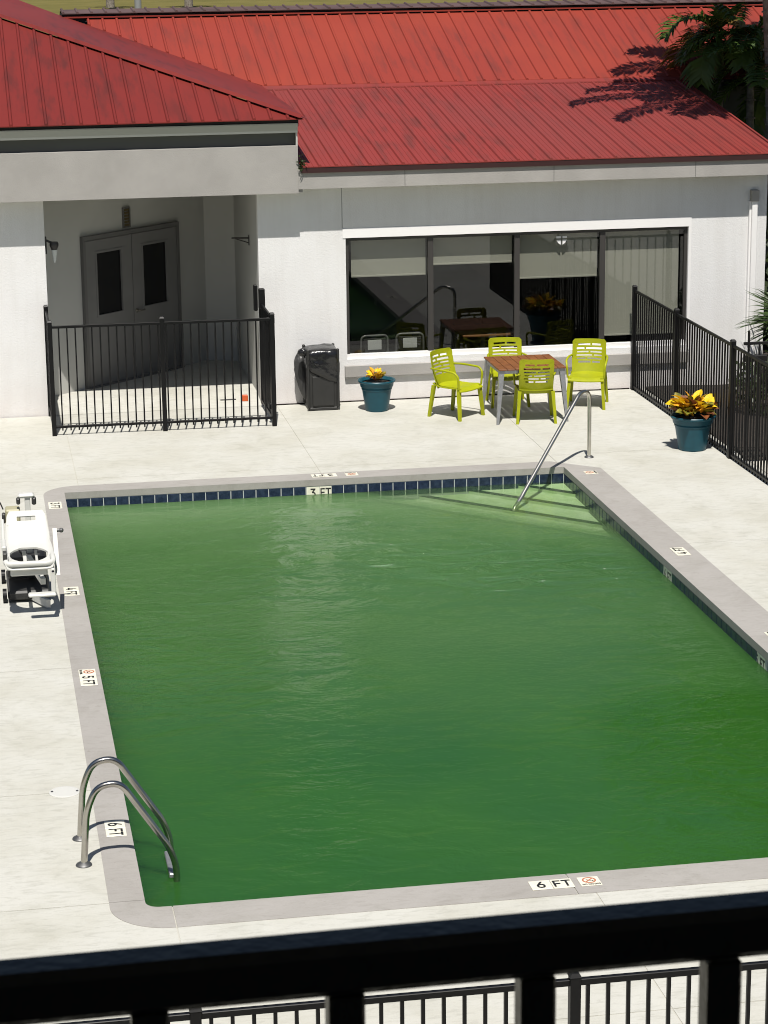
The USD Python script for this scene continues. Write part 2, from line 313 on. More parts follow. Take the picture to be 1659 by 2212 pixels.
pool = thing('swimming_pool', 'rectangular pool of murky green water with grey coping and blue tile line', 'swimming pool')
cop = outer.difference(inner.buffer(-.03) if False else inner)
cuts = [sbox(.176, -1, .184, .2), sbox(2.996, -1, 3.004, .2), sbox(-1, .136, .1, .144)]
cp = cop.difference(unary_union(cuts))
for q in getattr(cp, 'geoms', [cp]):
    obj('coping', ext(q, -.075, .004), 'coping', pool)
obj('coping_joint', ext(unary_union(cuts).intersection(cop), -.07, -.004), 'deck_joint', pool)
# shell
obj('pool_wall', [bx(-.2, -.01, -.2, PL + .2, -2.2, -.076), bx(PW + .012, PW + .2, -.2, PL + .2, -2.2, -.076), bx(-.01, PW + .012, -.2, -.01, -2.2, -.076), bx(-.01, PW + .012, PL + .012, PL + .2, -2.2, -.076)], 'plaster', pool)
obj('pool_floor', quads([(-.2, -.2, -2.0), (PW + .2, -.2, -2.0), (PW + .2, PL + .2, -1.0), (-.2, PL + .2, -1.0)], [(0, 1, 2, 3)]), 'plaster', pool)
obj('grout_band', [bx(-.01, PW + .006, PL + .006, PL + .0118, -.30, -.077), bx(PW + .006, PW + .0118, .03, PL + .006, -.30, -.077)], 'grout', pool)
tp = .1525
for k in range(40):
    x0 = k * tp + .006; x1 = min((k + 1) * tp - .006, PW + .004)
    if 2.89 < x0 + .07 < 3.22: continue
    obj('tile', rbx(x0, x1, PL + .001, PL + .010, -.232 if False else -.245, -.081, .003), 'navy_tile', pool)
skipR = [(7.70, 8.0), (4.70, 5.0)]
for k in range(52):
    y1 = PL - k * tp - .006; y0 = PL - (k + 1) * tp + .006
    if any(a < (y0 + y1) / 2 < b for a, b in skipR): continue
    obj('tile', rbx(PW + .001, PW + .010, y0, y1, -.245, -.081, .003), 'navy_tile', pool)
# corner steps
sums = [17.78, 17.16, 16.54, 15.99]; zt = [-.205, -.24, -.275, -.31]
prev = 18.35
full = sbox(0, 0, PW + .004, PL + .004)
for s, z in zip(sums, zt):
    band = Polygon([(20, s - 20), (-8, s + 8), (-8, prev + 8), (20, prev - 20)]).intersection(full)
    st = obj('step', ext(band, z - .9, z), 'step_plaster', pool)
    edge = Polygon([(20, s - 20), (-8, s + 8), (-8, s + .13 + 8), (20, s + .13 - 20)]).intersection(full)
    obj('step_edge', ext(edge, z + .0005, z + .004), 'step_edge', st)
    prev = s
# water surface with murk attribute
nx, ny = 92, 184
X, Y = np.meshgrid(np.linspace(-.008, PW + .010, nx + 1), np.linspace(-.008, PL + .010, ny + 1), indexing='xy')
S_ = X + Y
V = np.stack([X, Y, np.full_like(X, WZ)], -1).reshape(-1, 3)
idx = np.arange((nx + 1) * (ny + 1)).reshape(ny + 1, nx + 1)
a, b, c, d = idx[:-1, :-1].ravel(), idx[:-1, 1:].ravel(), idx[1:, 1:].ravel(), idx[1:, :-1].ravel()
F = np.vstack([np.stack([a, b, c], 1), np.stack([a, c, d], 1)])
sv = S_.reshape(-1)
murk = np.interp(sv, [15.0, 15.7, 15.95, 16.5, 17.1, 17.7, 18.35], [.985, .80, .40, .32, .24, .15, .10])
pale_sheen = np.clip(np.interp(sv, [14.3, 16.0, 18.0], [0, .5, 1]), 0, 1) * .8 + .75 * np.clip((V[:, 1] - 10.2) / 2.05, 0, 1) ** 1.4 + .58 * np.clip((V[:, 1] - 3) / 9, 0, 1)  # paler over the steps; sheen toward the far wall is painted in
nz = meshkit.fbm(np.c_[V[:, 0] * .55, V[:, 1] * .8, V[:, 0] * 0], 4, 3)
pale_sheen = np.clip(pale_sheen * (.65 + .7 * nz), 0, 1)
breeze = np.clip(meshkit.fbm(np.c_[V[:, 0] * .3 + 4, V[:, 1] * .28, V[:, 0] * 0], 3, 11) * 2.2 - .75, 0.07, 1) * np.clip(.35 + .13 * V[:, 0], .3, 1) + 5.0 * np.exp(-((V[:, 0] - 4.6) / 1.7) ** 2 - ((V[:, 1] - 8.7) / 1.1) ** 2) * (.4 + .9 * nz)
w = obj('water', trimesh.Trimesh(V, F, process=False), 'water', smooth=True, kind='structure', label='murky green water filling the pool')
pv = UsdGeom.PrimvarsAPI(w)
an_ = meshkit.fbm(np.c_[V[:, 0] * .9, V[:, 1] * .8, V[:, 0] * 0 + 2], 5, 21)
reflection_tint = np.clip((np.exp(-((V[:, 0] - 5.6) / 1.5) ** 2 - ((V[:, 1] - 2.2) / 2.1) ** 2) + (an_ - .5) * .9 - .30) * 3.2, 0, 1)  # dark reflection at the near right, painted into the water colour
for nm, arr in (('reflection_tint', reflection_tint), ('murk', murk), ('pale_sheen', pale_sheen), ('breeze', breeze)):
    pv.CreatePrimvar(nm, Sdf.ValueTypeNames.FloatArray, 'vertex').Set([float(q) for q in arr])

# depth markers -----------------------------------------------------
def marker(label, o, ex, ey, tiles, cat='depth marker', name='depth_marker', s=.152, g='depth markers around the pool edge'):
    """tiles: list of strings laid side by side along ex from o (corner); ey points to the letters' tops"""
    T = frame(o, ex, ey)
    t = thing(name, label, cat, grp=g)
    for i, tx in enumerate(tiles):
        x0 = i * (s + .004)
        obj('tile', xf(rbx(x0, x0 + s, 0, s, 0, .005, .0015), T), 'white_tile', t)
        if tx == 'NODIVE':
            ring = Point(x0 + s / 2, s * .60).buffer(s * .33, 20).difference(Point(x0 + s / 2, s * .60).buffer(s * .25, 20))
            bar = affinity.rotate(sbox(x0 + s / 2 - s * .3, s * .60 - s * .035, x0 + s / 2 + s * .3, s * .60 + s * .035), 45)
            obj('symbol', xf(ext(unary_union([ring, bar]), .0052, .0066), T), 'red_ink', t)
            figure = unary_union([affinity.rotate(sbox(x0 + s * .34, s * .57, x0 + s * .62, s * .62), -35), Point(x0 + s * .66, s * .52).buffer(s * .045)])
            obj('figure', xf(ext(figure, .0052, .0061), T), 'ink', t)
            cap = meshkit.text_mesh('NO DIVING', .022, .0012, True); w_ = cap.extents[0]; cap.apply_scale([s * .86 / w_, 1, 1]); cap.apply_translation([x0 + s * .07, s * .06, .0052])
            obj('caption', xf(cap, T), 'ink', t)
        else:
            tm = meshkit.text_mesh(tx, .100, .0012, True); lo, hi = tm.bounds
            sx = min(1.0 if len(tx) > 1 else .9, s * .86 / (hi[0] - lo[0])); tm.apply_scale([sx, 1, 1]); lo, hi = tm.bounds
            tm.apply_translation([x0 + s / 2 - (lo[0] + hi[0]) / 2, s / 2 - (lo[1] + hi[1]) / 2, .0052])
            obj('lettering', xf(tm, T), 'ink', t)
    return t
Z0 = .0045
marker('white 6 FT depth marker on the near coping', (2.70, -.245, Z0), (1, 0, 0), (0, 1, 0), ['6', 'FT'])
marker('no diving tile with red symbol on the near coping', (3.055, -.245, Z0), (1, 0, 0), (0, 1, 0), ['NODIVE'], 'warning tile', 'no_diving_tile')
marker('white 6 FT depth marker on left coping under the ladder rails', (-.19, 1.66, Z0), (0, -1, 0), (1, 0, 0), ['6', 'FT'])
marker('white 5 FT depth marker on left coping with no diving symbol tile', (-.19, 5.42, Z0), (0, -1, 0), (1, 0, 0), ['NODIVE', '5', 'FT'])
marker('white 4 FT depth marker on left coping near the lift chair', (-.20, 8.17, Z0), (0, -1, 0), (1, 0, 0), ['4', 'FT'])
marker('white 3 FT depth marker at far end of left coping', (-.21, 11.80, Z0), (0, -1, 0), (1, 0, 0), ['3', 'FT'])
marker('white 3 FT depth marker lying on the far coping', (3.30, PL + .26, Z0), (-1, 0, 0), (0, -1, 0), ['3', 'FT'])
marker('no diving tile with red symbol on the far coping', (3.56, PL + .26, Z0), (-1, 0, 0), (0, -1, 0), ['NODIVE'], 'warning tile', 'no_diving_tile')
marker('no diving tile with red symbol on far end of right coping', (6.42, 11.80, Z0), (0, 1, 0), (-1, 0, 0), ['NODIVE'], 'warning tile', 'no_diving_tile')
marker('white 4 FT depth marker on the right coping', (6.42, 8.02, Z0), (0, 1, 0), (-1, 0, 0), ['4', 'FT'])
marker('white 5 FT depth marker on right coping at the frame edge', (6.42, 4.92, Z0), (0, 1, 0), (-1, 0, 0), ['5', 'FT'])
marker('white 3 FT depth marker in the tile line of far pool wall', (2.905, PL + .010, -.235), (1, 0, 0), (0, 0, 1), ['3', 'FT'])
marker('depth marker reading 4 FT halfway along the tile line of right pool wall', (PW + .010, 8.005, -.235), (0, -1, 0), (0, 0, 1), ['4', 'FT'])
marker('depth marker reading 5 FT in right wall tile line, at the picture edge', (PW + .010, 5.005, -.235), (0, -1, 0), (0, 0, 1), ['5', 'FT'])

# skimmer lid
t = thing('skimmer_lid', 'round white skimmer lid set in the deck left of the ladder', 'skimmer lid', (-.455, 2.365, 0))
obj('lid', lathe([(0, .0075), (.10, .0075), (.118, .006), (.122, .003), (.122, -.002)], 40), 'white_plastic', t, smooth=40)
for s in (-1, 1): obj('screw', xf(lathe([(0, .0125), (.009, .0125), (.011, .007)], 12), frame((s * .098, -s * .01, 0), (1, 0, 0), (0, 1, 0))), 'steel_dull', t)

# ------------------------------------------------------------------ clubhouse building
bld = thing('clubhouse_building', 'low white stucco building with red metal roofs behind the pool', 'building')
ZR = 3.02; ZL = 2.97
# walls
obj('wall', bx(-7, .05, YW, YW + .22, -.1, ZL + .3), 'stucco', bld)
obj('wall', [bx(2.93, 4.14, YW, YW + .15, -.1, 3.3), bx(9.03, 10.17, YW, YW + .15, -.1, 3.3), bx(4.14, 9.03, YW, YW + .15, -.1, .60), bx(4.14, 9.03, YW, YW + .15, 2.29, 3.3)], 'stucco', bld)
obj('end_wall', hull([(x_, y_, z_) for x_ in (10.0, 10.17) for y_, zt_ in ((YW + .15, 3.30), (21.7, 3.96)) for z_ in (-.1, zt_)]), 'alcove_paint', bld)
obj('main_wall', bx(10.17, 22, 21.75, 21.95, -.1, 4.0), 'band_grey', bld)  # deep palm shade put into the dark wall colour
obj('party_wall', bx(2.5, 2.6, 19.9, 21.9, -.1, 3.9), 'interior_wall', bld)
# alcove
def wallseg(p, q, z0, z1, th=.12):
    p, q = np.array(p, float), np.array(q, float); dd = (q - p) / np.linalg.norm(q - p); nn = np.array([-dd[1], dd[0]]) * th
    return hull([(*a_, z) for a_ in (p, q, q + nn, p + nn) for z in (z0, z1)])
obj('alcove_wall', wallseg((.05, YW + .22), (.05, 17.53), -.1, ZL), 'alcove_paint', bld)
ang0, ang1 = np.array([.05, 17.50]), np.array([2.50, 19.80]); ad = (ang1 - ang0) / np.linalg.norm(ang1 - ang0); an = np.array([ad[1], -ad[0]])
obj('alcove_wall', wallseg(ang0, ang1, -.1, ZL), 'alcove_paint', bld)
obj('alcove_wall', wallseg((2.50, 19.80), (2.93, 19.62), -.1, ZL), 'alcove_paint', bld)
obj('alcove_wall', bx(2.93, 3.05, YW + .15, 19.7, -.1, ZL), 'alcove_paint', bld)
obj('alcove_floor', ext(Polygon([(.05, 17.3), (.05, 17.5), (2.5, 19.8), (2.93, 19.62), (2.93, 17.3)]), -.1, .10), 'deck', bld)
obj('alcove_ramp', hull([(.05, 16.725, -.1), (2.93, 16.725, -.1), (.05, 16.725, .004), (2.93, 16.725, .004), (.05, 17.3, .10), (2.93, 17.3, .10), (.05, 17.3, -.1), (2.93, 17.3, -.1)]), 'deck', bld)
obj('soffit', [bx(-7, 3.52, 16.46, 20.2, ZL, ZL + .12), bx(3.52, 10.17, 16.46, YW, ZR, ZR + .1)], 'fascia', bld)
# fascias
obj('fascia', bx(-7, 3.46, 16.43, 16.60, ZL - .005, 3.60), 'fascia', bld)
obj('fascia', bx(3.462, 10.17, 16.44, 16.58, ZR - .005, 3.285), 'fascia', bld)
obj('frieze', bx(-7, 3.46, 16.53, 16.62, 3.60, 3.86), 'band_grey', bld)  # gutter shadow put into the dark grey of this recess
gp = Polygon([(0, 0), (.10, 0), (.115, .03), (.128, .075), (.14, .115), (.14, .13), (.128, .13), (.116, .08), (.1, .035), (.09, .012), (.012, .012), (.012, .13), (0, .13)])
gm = trimesh.creation.extrude_polygon(gp, 10.46, engine='earcut')
gm.apply_transform(frame((-7, 16.528, 3.775), (0, -1, 0), (0, 0, 1), (1, 0, 0)))
gm.invert() if gm.volume < 0 else None
obj('gutter', gm, 'gutter', bld)
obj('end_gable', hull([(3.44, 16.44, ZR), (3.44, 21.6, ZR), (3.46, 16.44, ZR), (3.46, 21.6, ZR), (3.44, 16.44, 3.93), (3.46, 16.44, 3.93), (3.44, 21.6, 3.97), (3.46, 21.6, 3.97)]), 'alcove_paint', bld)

# metal roof panels -------------------------------------------------
RP = .2286
def panel(x, ya, yb, zf, w=RP, ya2=None, yb2=None, fine=False):
    """one ribbed sheet from x to x+w; starts at ya (left) / ya2 (right), ends at yb / yb2"""
    ya2 = ya if ya2 is None else ya2; yb2 = yb if yb2 is None else yb2
    prof = [(0, 0), (.012, .024), (.036, .024), (.050, 0)] + ([(.095, 0), (.099, .006), (.107, .006), (.111, 0), (.160, 0), (.164, .006), (.172, .006), (.176, 0)] if fine and w > .2 else []) + [(w, 0)]
    V, F = [], []
    for px_, pz in prof:
        s = px_ / w
        for yy in (ya + (ya2 - ya) * s, yb + (yb2 - yb) * s): V.append((x + px_, yy, zf(yy) + pz))
    for i in range(len(prof) - 1): F += [(2 * i, 2 * i + 2, 2 * i + 3), (2 * i, 2 * i + 3, 2 * i + 1)]
    # drip lip
    n = len(V); ks = len(prof)
    for i in range(ks): V.append((V[2 * i][0], V[2 * i][1], zf(V[2 * i][1]) - .012))
    for i in range(ks - 1): F += [(2 * i, n + i, n + i + 1), (2 * i, n + i + 1, 2 * i + 2)]
    return trimesh.Trimesh(np.array(V), np.array(F), process=False)
# left hip roof: front slope
C = np.array([3.53, 16.33, 3.965]); tl = .3205
H = np.array([-.33, 16.33 + (5.2 - 3.965) / tl, 5.2]); hd = (H - C) / (C[0] - H[0])   # per metre of -x
zl = lambda y: C[2] + tl * (y - C[1])
rl = group('left_roof', bld)
obj('eave_board', bx(-7, 3.47, 16.40, 16.47, 3.86, 3.955), 'dark_gap', rl)  # closes the gap; its black holds the shadow under the roof edge
x = 3.53 - RP
while x > -6.5:
    yl = C[1] + (C[0] - x) * hd[1]; yr = C[1] + (C[0] - x - RP) * hd[1]
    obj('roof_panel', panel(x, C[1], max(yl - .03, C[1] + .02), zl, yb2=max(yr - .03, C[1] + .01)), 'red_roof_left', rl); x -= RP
H2 = C + hd * 9.5
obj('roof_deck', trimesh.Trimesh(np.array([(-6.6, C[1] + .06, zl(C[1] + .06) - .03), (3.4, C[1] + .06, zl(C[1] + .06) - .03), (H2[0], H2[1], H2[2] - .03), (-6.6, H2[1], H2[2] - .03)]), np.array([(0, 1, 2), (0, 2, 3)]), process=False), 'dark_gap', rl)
# right-hand face of the hip, seen obliquely
V0 = np.array([3.60, 21.24, 4.044]); V1 = np.array([.98, 23.92, 4.936]); V2 = np.array([.70, 24.20, 5.03]); Et = np.array([3.60, 16.30, 3.95])
B1 = np.array([-.6, 25.6, 5.50]); B2 = np.array([-3.6, 28.6, 6.55]); H3 = C + hd * 7.0
sv_ = np.array([Et, V0, V1, V2, B1, B2, H3, H, C + [0, 0, .012]]); sv2 = sv_ - [0, 0, .03]
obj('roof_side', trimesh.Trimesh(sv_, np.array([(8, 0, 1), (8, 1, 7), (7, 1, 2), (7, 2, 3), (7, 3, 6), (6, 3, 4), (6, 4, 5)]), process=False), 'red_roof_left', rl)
cap = []
for k in (-1, 1):
    off = np.array([.055 * k, .055 * k, -.012])
    cap += [C + off + [0, 0, .03], H2 + off + [0, 0, .03]]
cv = [C + [-.06, -.06, .018], C + [0, 0, .045], C + [.06, .06, .02], H2 + [-.06, -.06, .018], H2 + [0, 0, .045], H2 + [.06, .06, .02]]
obj('hip_cap', trimesh.Trimesh(np.array(cv), np.array([(0, 1, 4), (0, 4, 3), (1, 2, 5), (1, 5, 4)]), process=False), 'red_roof_left', rl)
# lower right roof
tr = math.tan(math.radians(8)); A0 = (16.405, 3.318)
zr = lambda y: A0[1] + tr * (y - A0[0])
rr = group('lower_roof', bld)
x = 3.50
while x < 10.22:
    w_ = min(RP, 10.26 - x)
    obj('roof_panel', panel(x, A0[0], 21.2, zr, w=max(w_, .06), fine=True), 'red_roof', rr); x += RP
obj('roof_deck', hull([(3.47, 16.445, zr(16.445) - .05), (10.24, 16.445, zr(16.445) - .05), (3.47, 21.4, zr(21.4) - .05), (10.24, 21.4, zr(21.4) - .05), (3.47, 16.445, zr(16.445) - .013), (10.24, 16.445, zr(16.445) - .013), (3.47, 21.4, zr(21.4) - .013), (10.24, 21.4, zr(21.4) - .013)]), 'dark_gap', rr)
obj('eave_trim', bx(3.50, 10.26, 16.410, 16.438, 3.232, zr(16.42) - .004), 'maroon', rr)  # added dark strip: roof-edge shadow put into its colour
obj('rake_trim', hull([(10.235, A0[0], zr(A0[0]) - .06), (10.265, A0[0], zr(A0[0]) - .06), (10.235, A0[0], zr(A0[0]) + .024), (10.265, A0[0], zr(A0[0]) + .024), (10.235, 21.2, zr(21.2) - .06), (10.265, 21.2, zr(21.2) - .06), (10.235, 21.2, zr(21.2) + .024), (10.265, 21.2, zr(21.2) + .024)]), 'red_roof', rr)
# upper right roof
tu = .3327; U0 = (21.25, 4.045)
zu = lambda y: U0[1] + tu * (y - U0[0])
ru = group('upper_roof', bld)
def valley(x):
    if x >= V0[0]: return U0[0]
    return V0[1] + (V0[0] - x) * (V2[1] - V0[1]) / (V0[0] - V2[0])
x = 10.26 - 42 * RP; YR = 24.05
while x < 14.2:
    a1, a2 = valley(x), valley(x + RP)
    if a1 < YR - .05: obj('roof_panel', panel(x, a1, YR, zu, ya2=min(a2, YR - .02)), 'red_roof_upper', ru)
    x += RP
obj('eave_flashing', trimesh.Trimesh(np.array([(3.6, 21.30, 4.056), (14.4, 21.30, 4.056), (3.6, 21.235, 4.036), (14.4, 21.235, 4.036), (3.62, 21.13, zr(21.13) + .024), (14.4, 21.13, zr(21.13) + .024), (3.62, 21.125, zr(21.13) + .004), (14.4, 21.125, zr(21.13) + .004)]), np.array([(0, 3, 1), (0, 2, 3), (2, 5, 3), (2, 4, 5), (4, 7, 5), (4, 6, 7)]), process=False), 'red_roof', ru)
obj('ridge_flashing', bx(.75, 14.4, YR - .06, YR + .02, zu(YR) + .012, zu(YR) + .035), 'red_roof_upper', ru)
obj('roof_deck', trimesh.Trimesh(np.array([(3.75, 21.3, zu(21.3) - .03), (14.4, 21.3, zu(21.3) - .03), (14.4, 24.05, zu(24.05) - .03), (1.05, 24.05, zu(24.05) - .03)]), np.array([(0, 1, 2), (0, 2, 3)]), process=False), 'dark_gap', ru)
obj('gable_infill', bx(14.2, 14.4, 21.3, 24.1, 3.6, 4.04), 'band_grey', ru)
obj('eave_board', bx(10.26, 14.4, 21.28, 21.36, 3.86, 4.05), 'dark_gap', ru)
# brown ridge cap roof
rc = group('ridge_roof', bld)
zc = lambda y: 5.065 + .055 * (y - 23.98)
x = .72
while x < 14.2:
    obj('roof_panel', panel(x, 23.98, 24.62, zc), 'brown_roof', rc); x += RP
obj('ridge_board', bx(.72, 14.4, 24.03, 24.6, 4.80, 5.045), 'dark_gap', rc)
obj('back_slope', quads([(.72, 24.61, 5.08), (14.4, 24.61, 5.08), (14.4, 30, 3.2), (.72, 30, 3.2)], [(0, 1, 2, 3)]), 'brown_roof', rc)
for xs_ in (4.92, 7.0, 9.02): obj('fascia_seam', bx(xs_ - .003, xs_ + .003, 16.4375, 16.4395, ZR, 3.28), 'band_grey', bld)
obj('wall_joint', bx(4.092, 4.098, YW - .003, YW - .0005, 2.43, 3.0), 'band_grey', bld)
Rw = np.random.RandomState(77); Vw, Fw = [], []
for i in range(70):
    c_ = np.array([3.51, 16.41, 3.36]) + Rw.normal(size=3) * [.022, .02, .045]; u_ = Rw.normal(size=3) + [0, 0, .8]; u_ /= np.linalg.norm(u_); w_ = np.cross(u_, Rw.normal(size=3)); w_ /= np.linalg.norm(w_); l_ = Rw.uniform(.03, .065)
    b0 = len(Vw); Vw += [c_, c_ + u_ * l_ * .5 + w_ * .012, c_ + u_ * l_, c_ + u_ * l_ * .5 - w_ * .012]; Fw += [(b0, b0 + 1, b0 + 2), (b0, b0 + 2, b0 + 3)]
obj('gutter_weed', trimesh.Trimesh(np.array(Vw), np.array(Fw), process=False), 'shrub_leaf', label='tuft of weeds growing where the two roof edges meet', category='weed')
# window band -------------------------------------------------------
WX0, WX1, WB, WT = 4.14, 9.03, .63, 2.29
win = group('window_frame', bld)
obj('head', bx(WX0, WX1, YW + .045, YW + .10, WT - .045, WT), 'mullion', win)
obj('sill_bar', bx(WX0, WX1, YW + .03, YW + .10, .60, .665), 'white_paint', win)
obj('jamb', bx(WX0, WX0 + .045, YW + .045, YW + .10, .665, WT - .045), 'mullion', win)
obj('jamb', bx(WX1 - .045, WX1, YW + .045, YW + .10, .665, WT - .045), 'mullion', win)
mx = [5.335, 6.565, 7.795]
for q in mx: obj('mullion', bx(q - .038, q + .038, YW + .035, YW + .10, .665, WT - .045), 'mullion', win)
ed = [WX0 + .045] + mx + [WX1 - .045]
for k in range(4):
    obj('pane', bx(ed[k] + (.038 if k else 0), ed[k + 1] - (.038 if k < 3 else 0), YW + .070, YW + .076, .665, WT - .045), 'window_glass', win)
obj('window_trim', [bx(4.10, 9.07, YW - .008, YW - .001, WT + .002, 2.42), bx(9.032, 9.07, YW - .008, YW - .001, .53, WT + .001)], 'white_paint', bld)
obj('window_sill', rbx(4.10, 9.05, 16.685, YW - .002, .355, .515, .005), 'fascia', bld)
obj('wall_base_gap', bx(2.95, 8.2, YW - .012, YW - .001, -.005, .014), 'mulch', bld)
# shades
names = ['first window pane from the left, half drawn', 'second window pane from the left, drawn least', 'third window pane from the left, half drawn', 'right-hand window pane, drawn almost to the sill']
zb = [1.72, 1.85, 1.61, .75]
for k in range(4):
    t = thing('roller_shade', 'beige roller shade behind the ' + names[k], 'roller shade', grp='roller shades in the long window')
    x0, x1 = ed[k] + .05, ed[k + 1] - .05
    obj('fabric', bx(x0, x1, YW + .150, YW + .153, zb[k] + .02, 2.26), 'shade_cloth', t)
    obj('bottom_bar', rbx(x0, x1, YW + .142, YW + .160, zb[k], zb[k] + .025, .004), 'shade_cloth', t)
    obj('roller', cyl((x0, YW + .17, 2.25), (x1, YW + .17, 2.25), .022), 'mullion', t)
# reflection on third pane, drawn as a flat white mark
refl_shape = unary_union([sbox(-.075, .02, -.012, .05), sbox(.012, .02, .075, .05), Polygon([(-.075, 0), (-.012, 0), (-.012, -.07), (-.05, -.045)]), Polygon([(.075, 0), (.012, 0), (.012, -.07), (.05, -.045)])])
t = obj('window_sticker', xf(ext(refl_shape, 0, .0012), frame((7.21, YW + .0695, 2.155), (1, 0, 0), (0, 0, 1))), 'patch_white', label='small white shield emblem at top of third window pane', category='sticker')
# interior
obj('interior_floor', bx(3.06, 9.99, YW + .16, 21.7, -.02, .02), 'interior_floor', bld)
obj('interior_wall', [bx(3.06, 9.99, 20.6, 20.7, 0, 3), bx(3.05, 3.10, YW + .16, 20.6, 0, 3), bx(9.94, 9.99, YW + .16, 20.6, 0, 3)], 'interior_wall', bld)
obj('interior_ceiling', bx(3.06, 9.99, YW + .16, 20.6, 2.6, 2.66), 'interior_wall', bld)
# door in the angled wall
t0 = (0.61 - ang0[0]) / ad[0]; t1 = (2.01 - ang0[0]) / ad[0]
TD = frame((*(ang0 + ad * t0), .10), (*ad, 0), (0, 0, 1)); Wd = t1 - t0     # local x along wall, y up, z out of the wall (towards the pool)
if TD[:3, 2] @ np.array([*an, 0]) < 0: TD[:3, 2] *= -1
dr = group('double_door', bld)
obj('door_frame', xf(trimesh.util.concatenate([bx(-.05, 0, 0, 2.10, .001, .06), bx(Wd, Wd + .05, 0, 2.10, .001, .06), bx(-.05, Wd + .05, 2.10, 2.16, .001, .06)]), TD), 'door_frame', dr)
for k in range(2):
    a0 = k * Wd / 2 + .006; a1 = (k + 1) * Wd / 2 - .006
    wl, wr = a0 + Wd * .115, a1 - Wd * .115
    pl = sbox(a0, .015, a1, 2.09).difference(sbox(wl, 1.02, wr, 1.90))
    obj('door_leaf', xf(ext(pl, .004, .045), TD), 'grey_door', dr)
    obj('door_window', xf(bx(wl, wr, 1.02, 1.90, .012, .022), TD), 'dark_glass', dr)
    obj('window_bead', xf(ext(sbox(wl - .03, .99, wr + .03, 1.93).difference(sbox(wl, 1.02, wr, 1.90)), .045, .054), TD), 'grey_door', dr)
hx = Wd / 2 + .06
obj('handle', xf(trimesh.util.concatenate([cyl((hx, .98, .045), (hx, .98, .10), .012), cyl((hx, .98, .095), (hx + .12, .98, .095), .011), cyl((hx, .98, .046), (hx, .98, .052), .032)]), TD), 'steel', dr)
obj('threshold', xf(bx(-.04, Wd + .04, -.005, .02, .004, .10), TD), 'door_frame', dr)
vn = group('louver_vent', bld)
xv = Wd * .47
obj('vent_frame', xf(ext(sbox(xv - .075, 2.19, xv + .075, 2.48).difference(sbox(xv - .058, 2.205, xv + .058, 2.465)), .001, .03), TD), 'door_frame', vn)
for k in range(6): obj('slat', xf(bx(xv - .058, xv + .058, 2.212 + k * .043, 2.240 + k * .043, .004, .022), TD), 'vent', vn)
# downpipe
dp = group('downpipe', bld)
obj('pipe', rbx(9.93, 10.01, YW - .085, YW - .012, .02, 2.72, .006), 'white_paint', dp)
obj('pipe_edge', bx(9.90, 9.928, YW - .05, YW - .001, .02, 2.62), 'white_paint', dp)
obj('pipe_cap', rbx(9.915, 10.025, YW - .10, YW - .001, 2.62, 2.78, .008), 'fascia', dp)
# lamp on the alcove corner
lp = thing('wall_lamp', 'dark wall lamp with clear ribbed jar at the left corner of alcove', 'wall lamp', (.052, 16.90, 2.30))
obj('backplate', rbx(0, .025, -.05, .05, -.10, .13, .006), 'mullion', lp)
obj('arm', tube(rounded([(.02, 0, .08), (.08, 0, .05), (.13, 0, .04)], .03), .016, 8), 'mullion', lp, smooth=40)
obj('cap', xf(lathe([(0, .06), (.05, .055), (.062, .03), (.06, .0), (.045, -.035), (.042, -.05), (0, -.05)], 24), frame((.125, 0, 0), (1, 0, 0), (0, 1, 0))), 'mullion', lp, smooth=40)
pr = [(.040, -.05)] + [(.040 - .003 * k + (.003 if k % 2 else 0), -.06 - .018 * k) for k in range(9)] + [(.010, -.225), (0, -.226)]
obj('glass_jar', xf(lathe(pr, 24), frame((.125, 0, 0), (1, 0, 0), (0, 1, 0))), 'frosted', lp, smooth=30)
bk = thing('wall_bracket', 'small metal bracket high on the right wall of alcove', 'bracket', (2.928, 17.75, 2.2))
obj('arm', tube(rounded([(0, 0, 0), (-.24, -.02, .01), (-.25, -.02, .01)], .02), .012, 8), 'mullion', bk)
obj('stay', cyl((0, 0, -.07), (-.20, -.02, 0), .008), 'mullion', bk)
obj('plate', rbx(-.012, 0, -.03, .03, -.10, .04, .003), 'mullion', bk)
obj('orange_block', xf(rbx(-.04, .04, -.035, .035, 0, .085, .006), frame((2.72, 16.95, .035), (1, 0, 0), (0, 1, 0))), 'orange', label='small orange block standing on the alcove floor by the gate', category='block')
obj('floor_stick', rbx(2.38, 2.60, 16.985, 17.01, .045, .062, .004), 'chair_dark', label='thin dark stick lying on the alcove floor', category='stick')

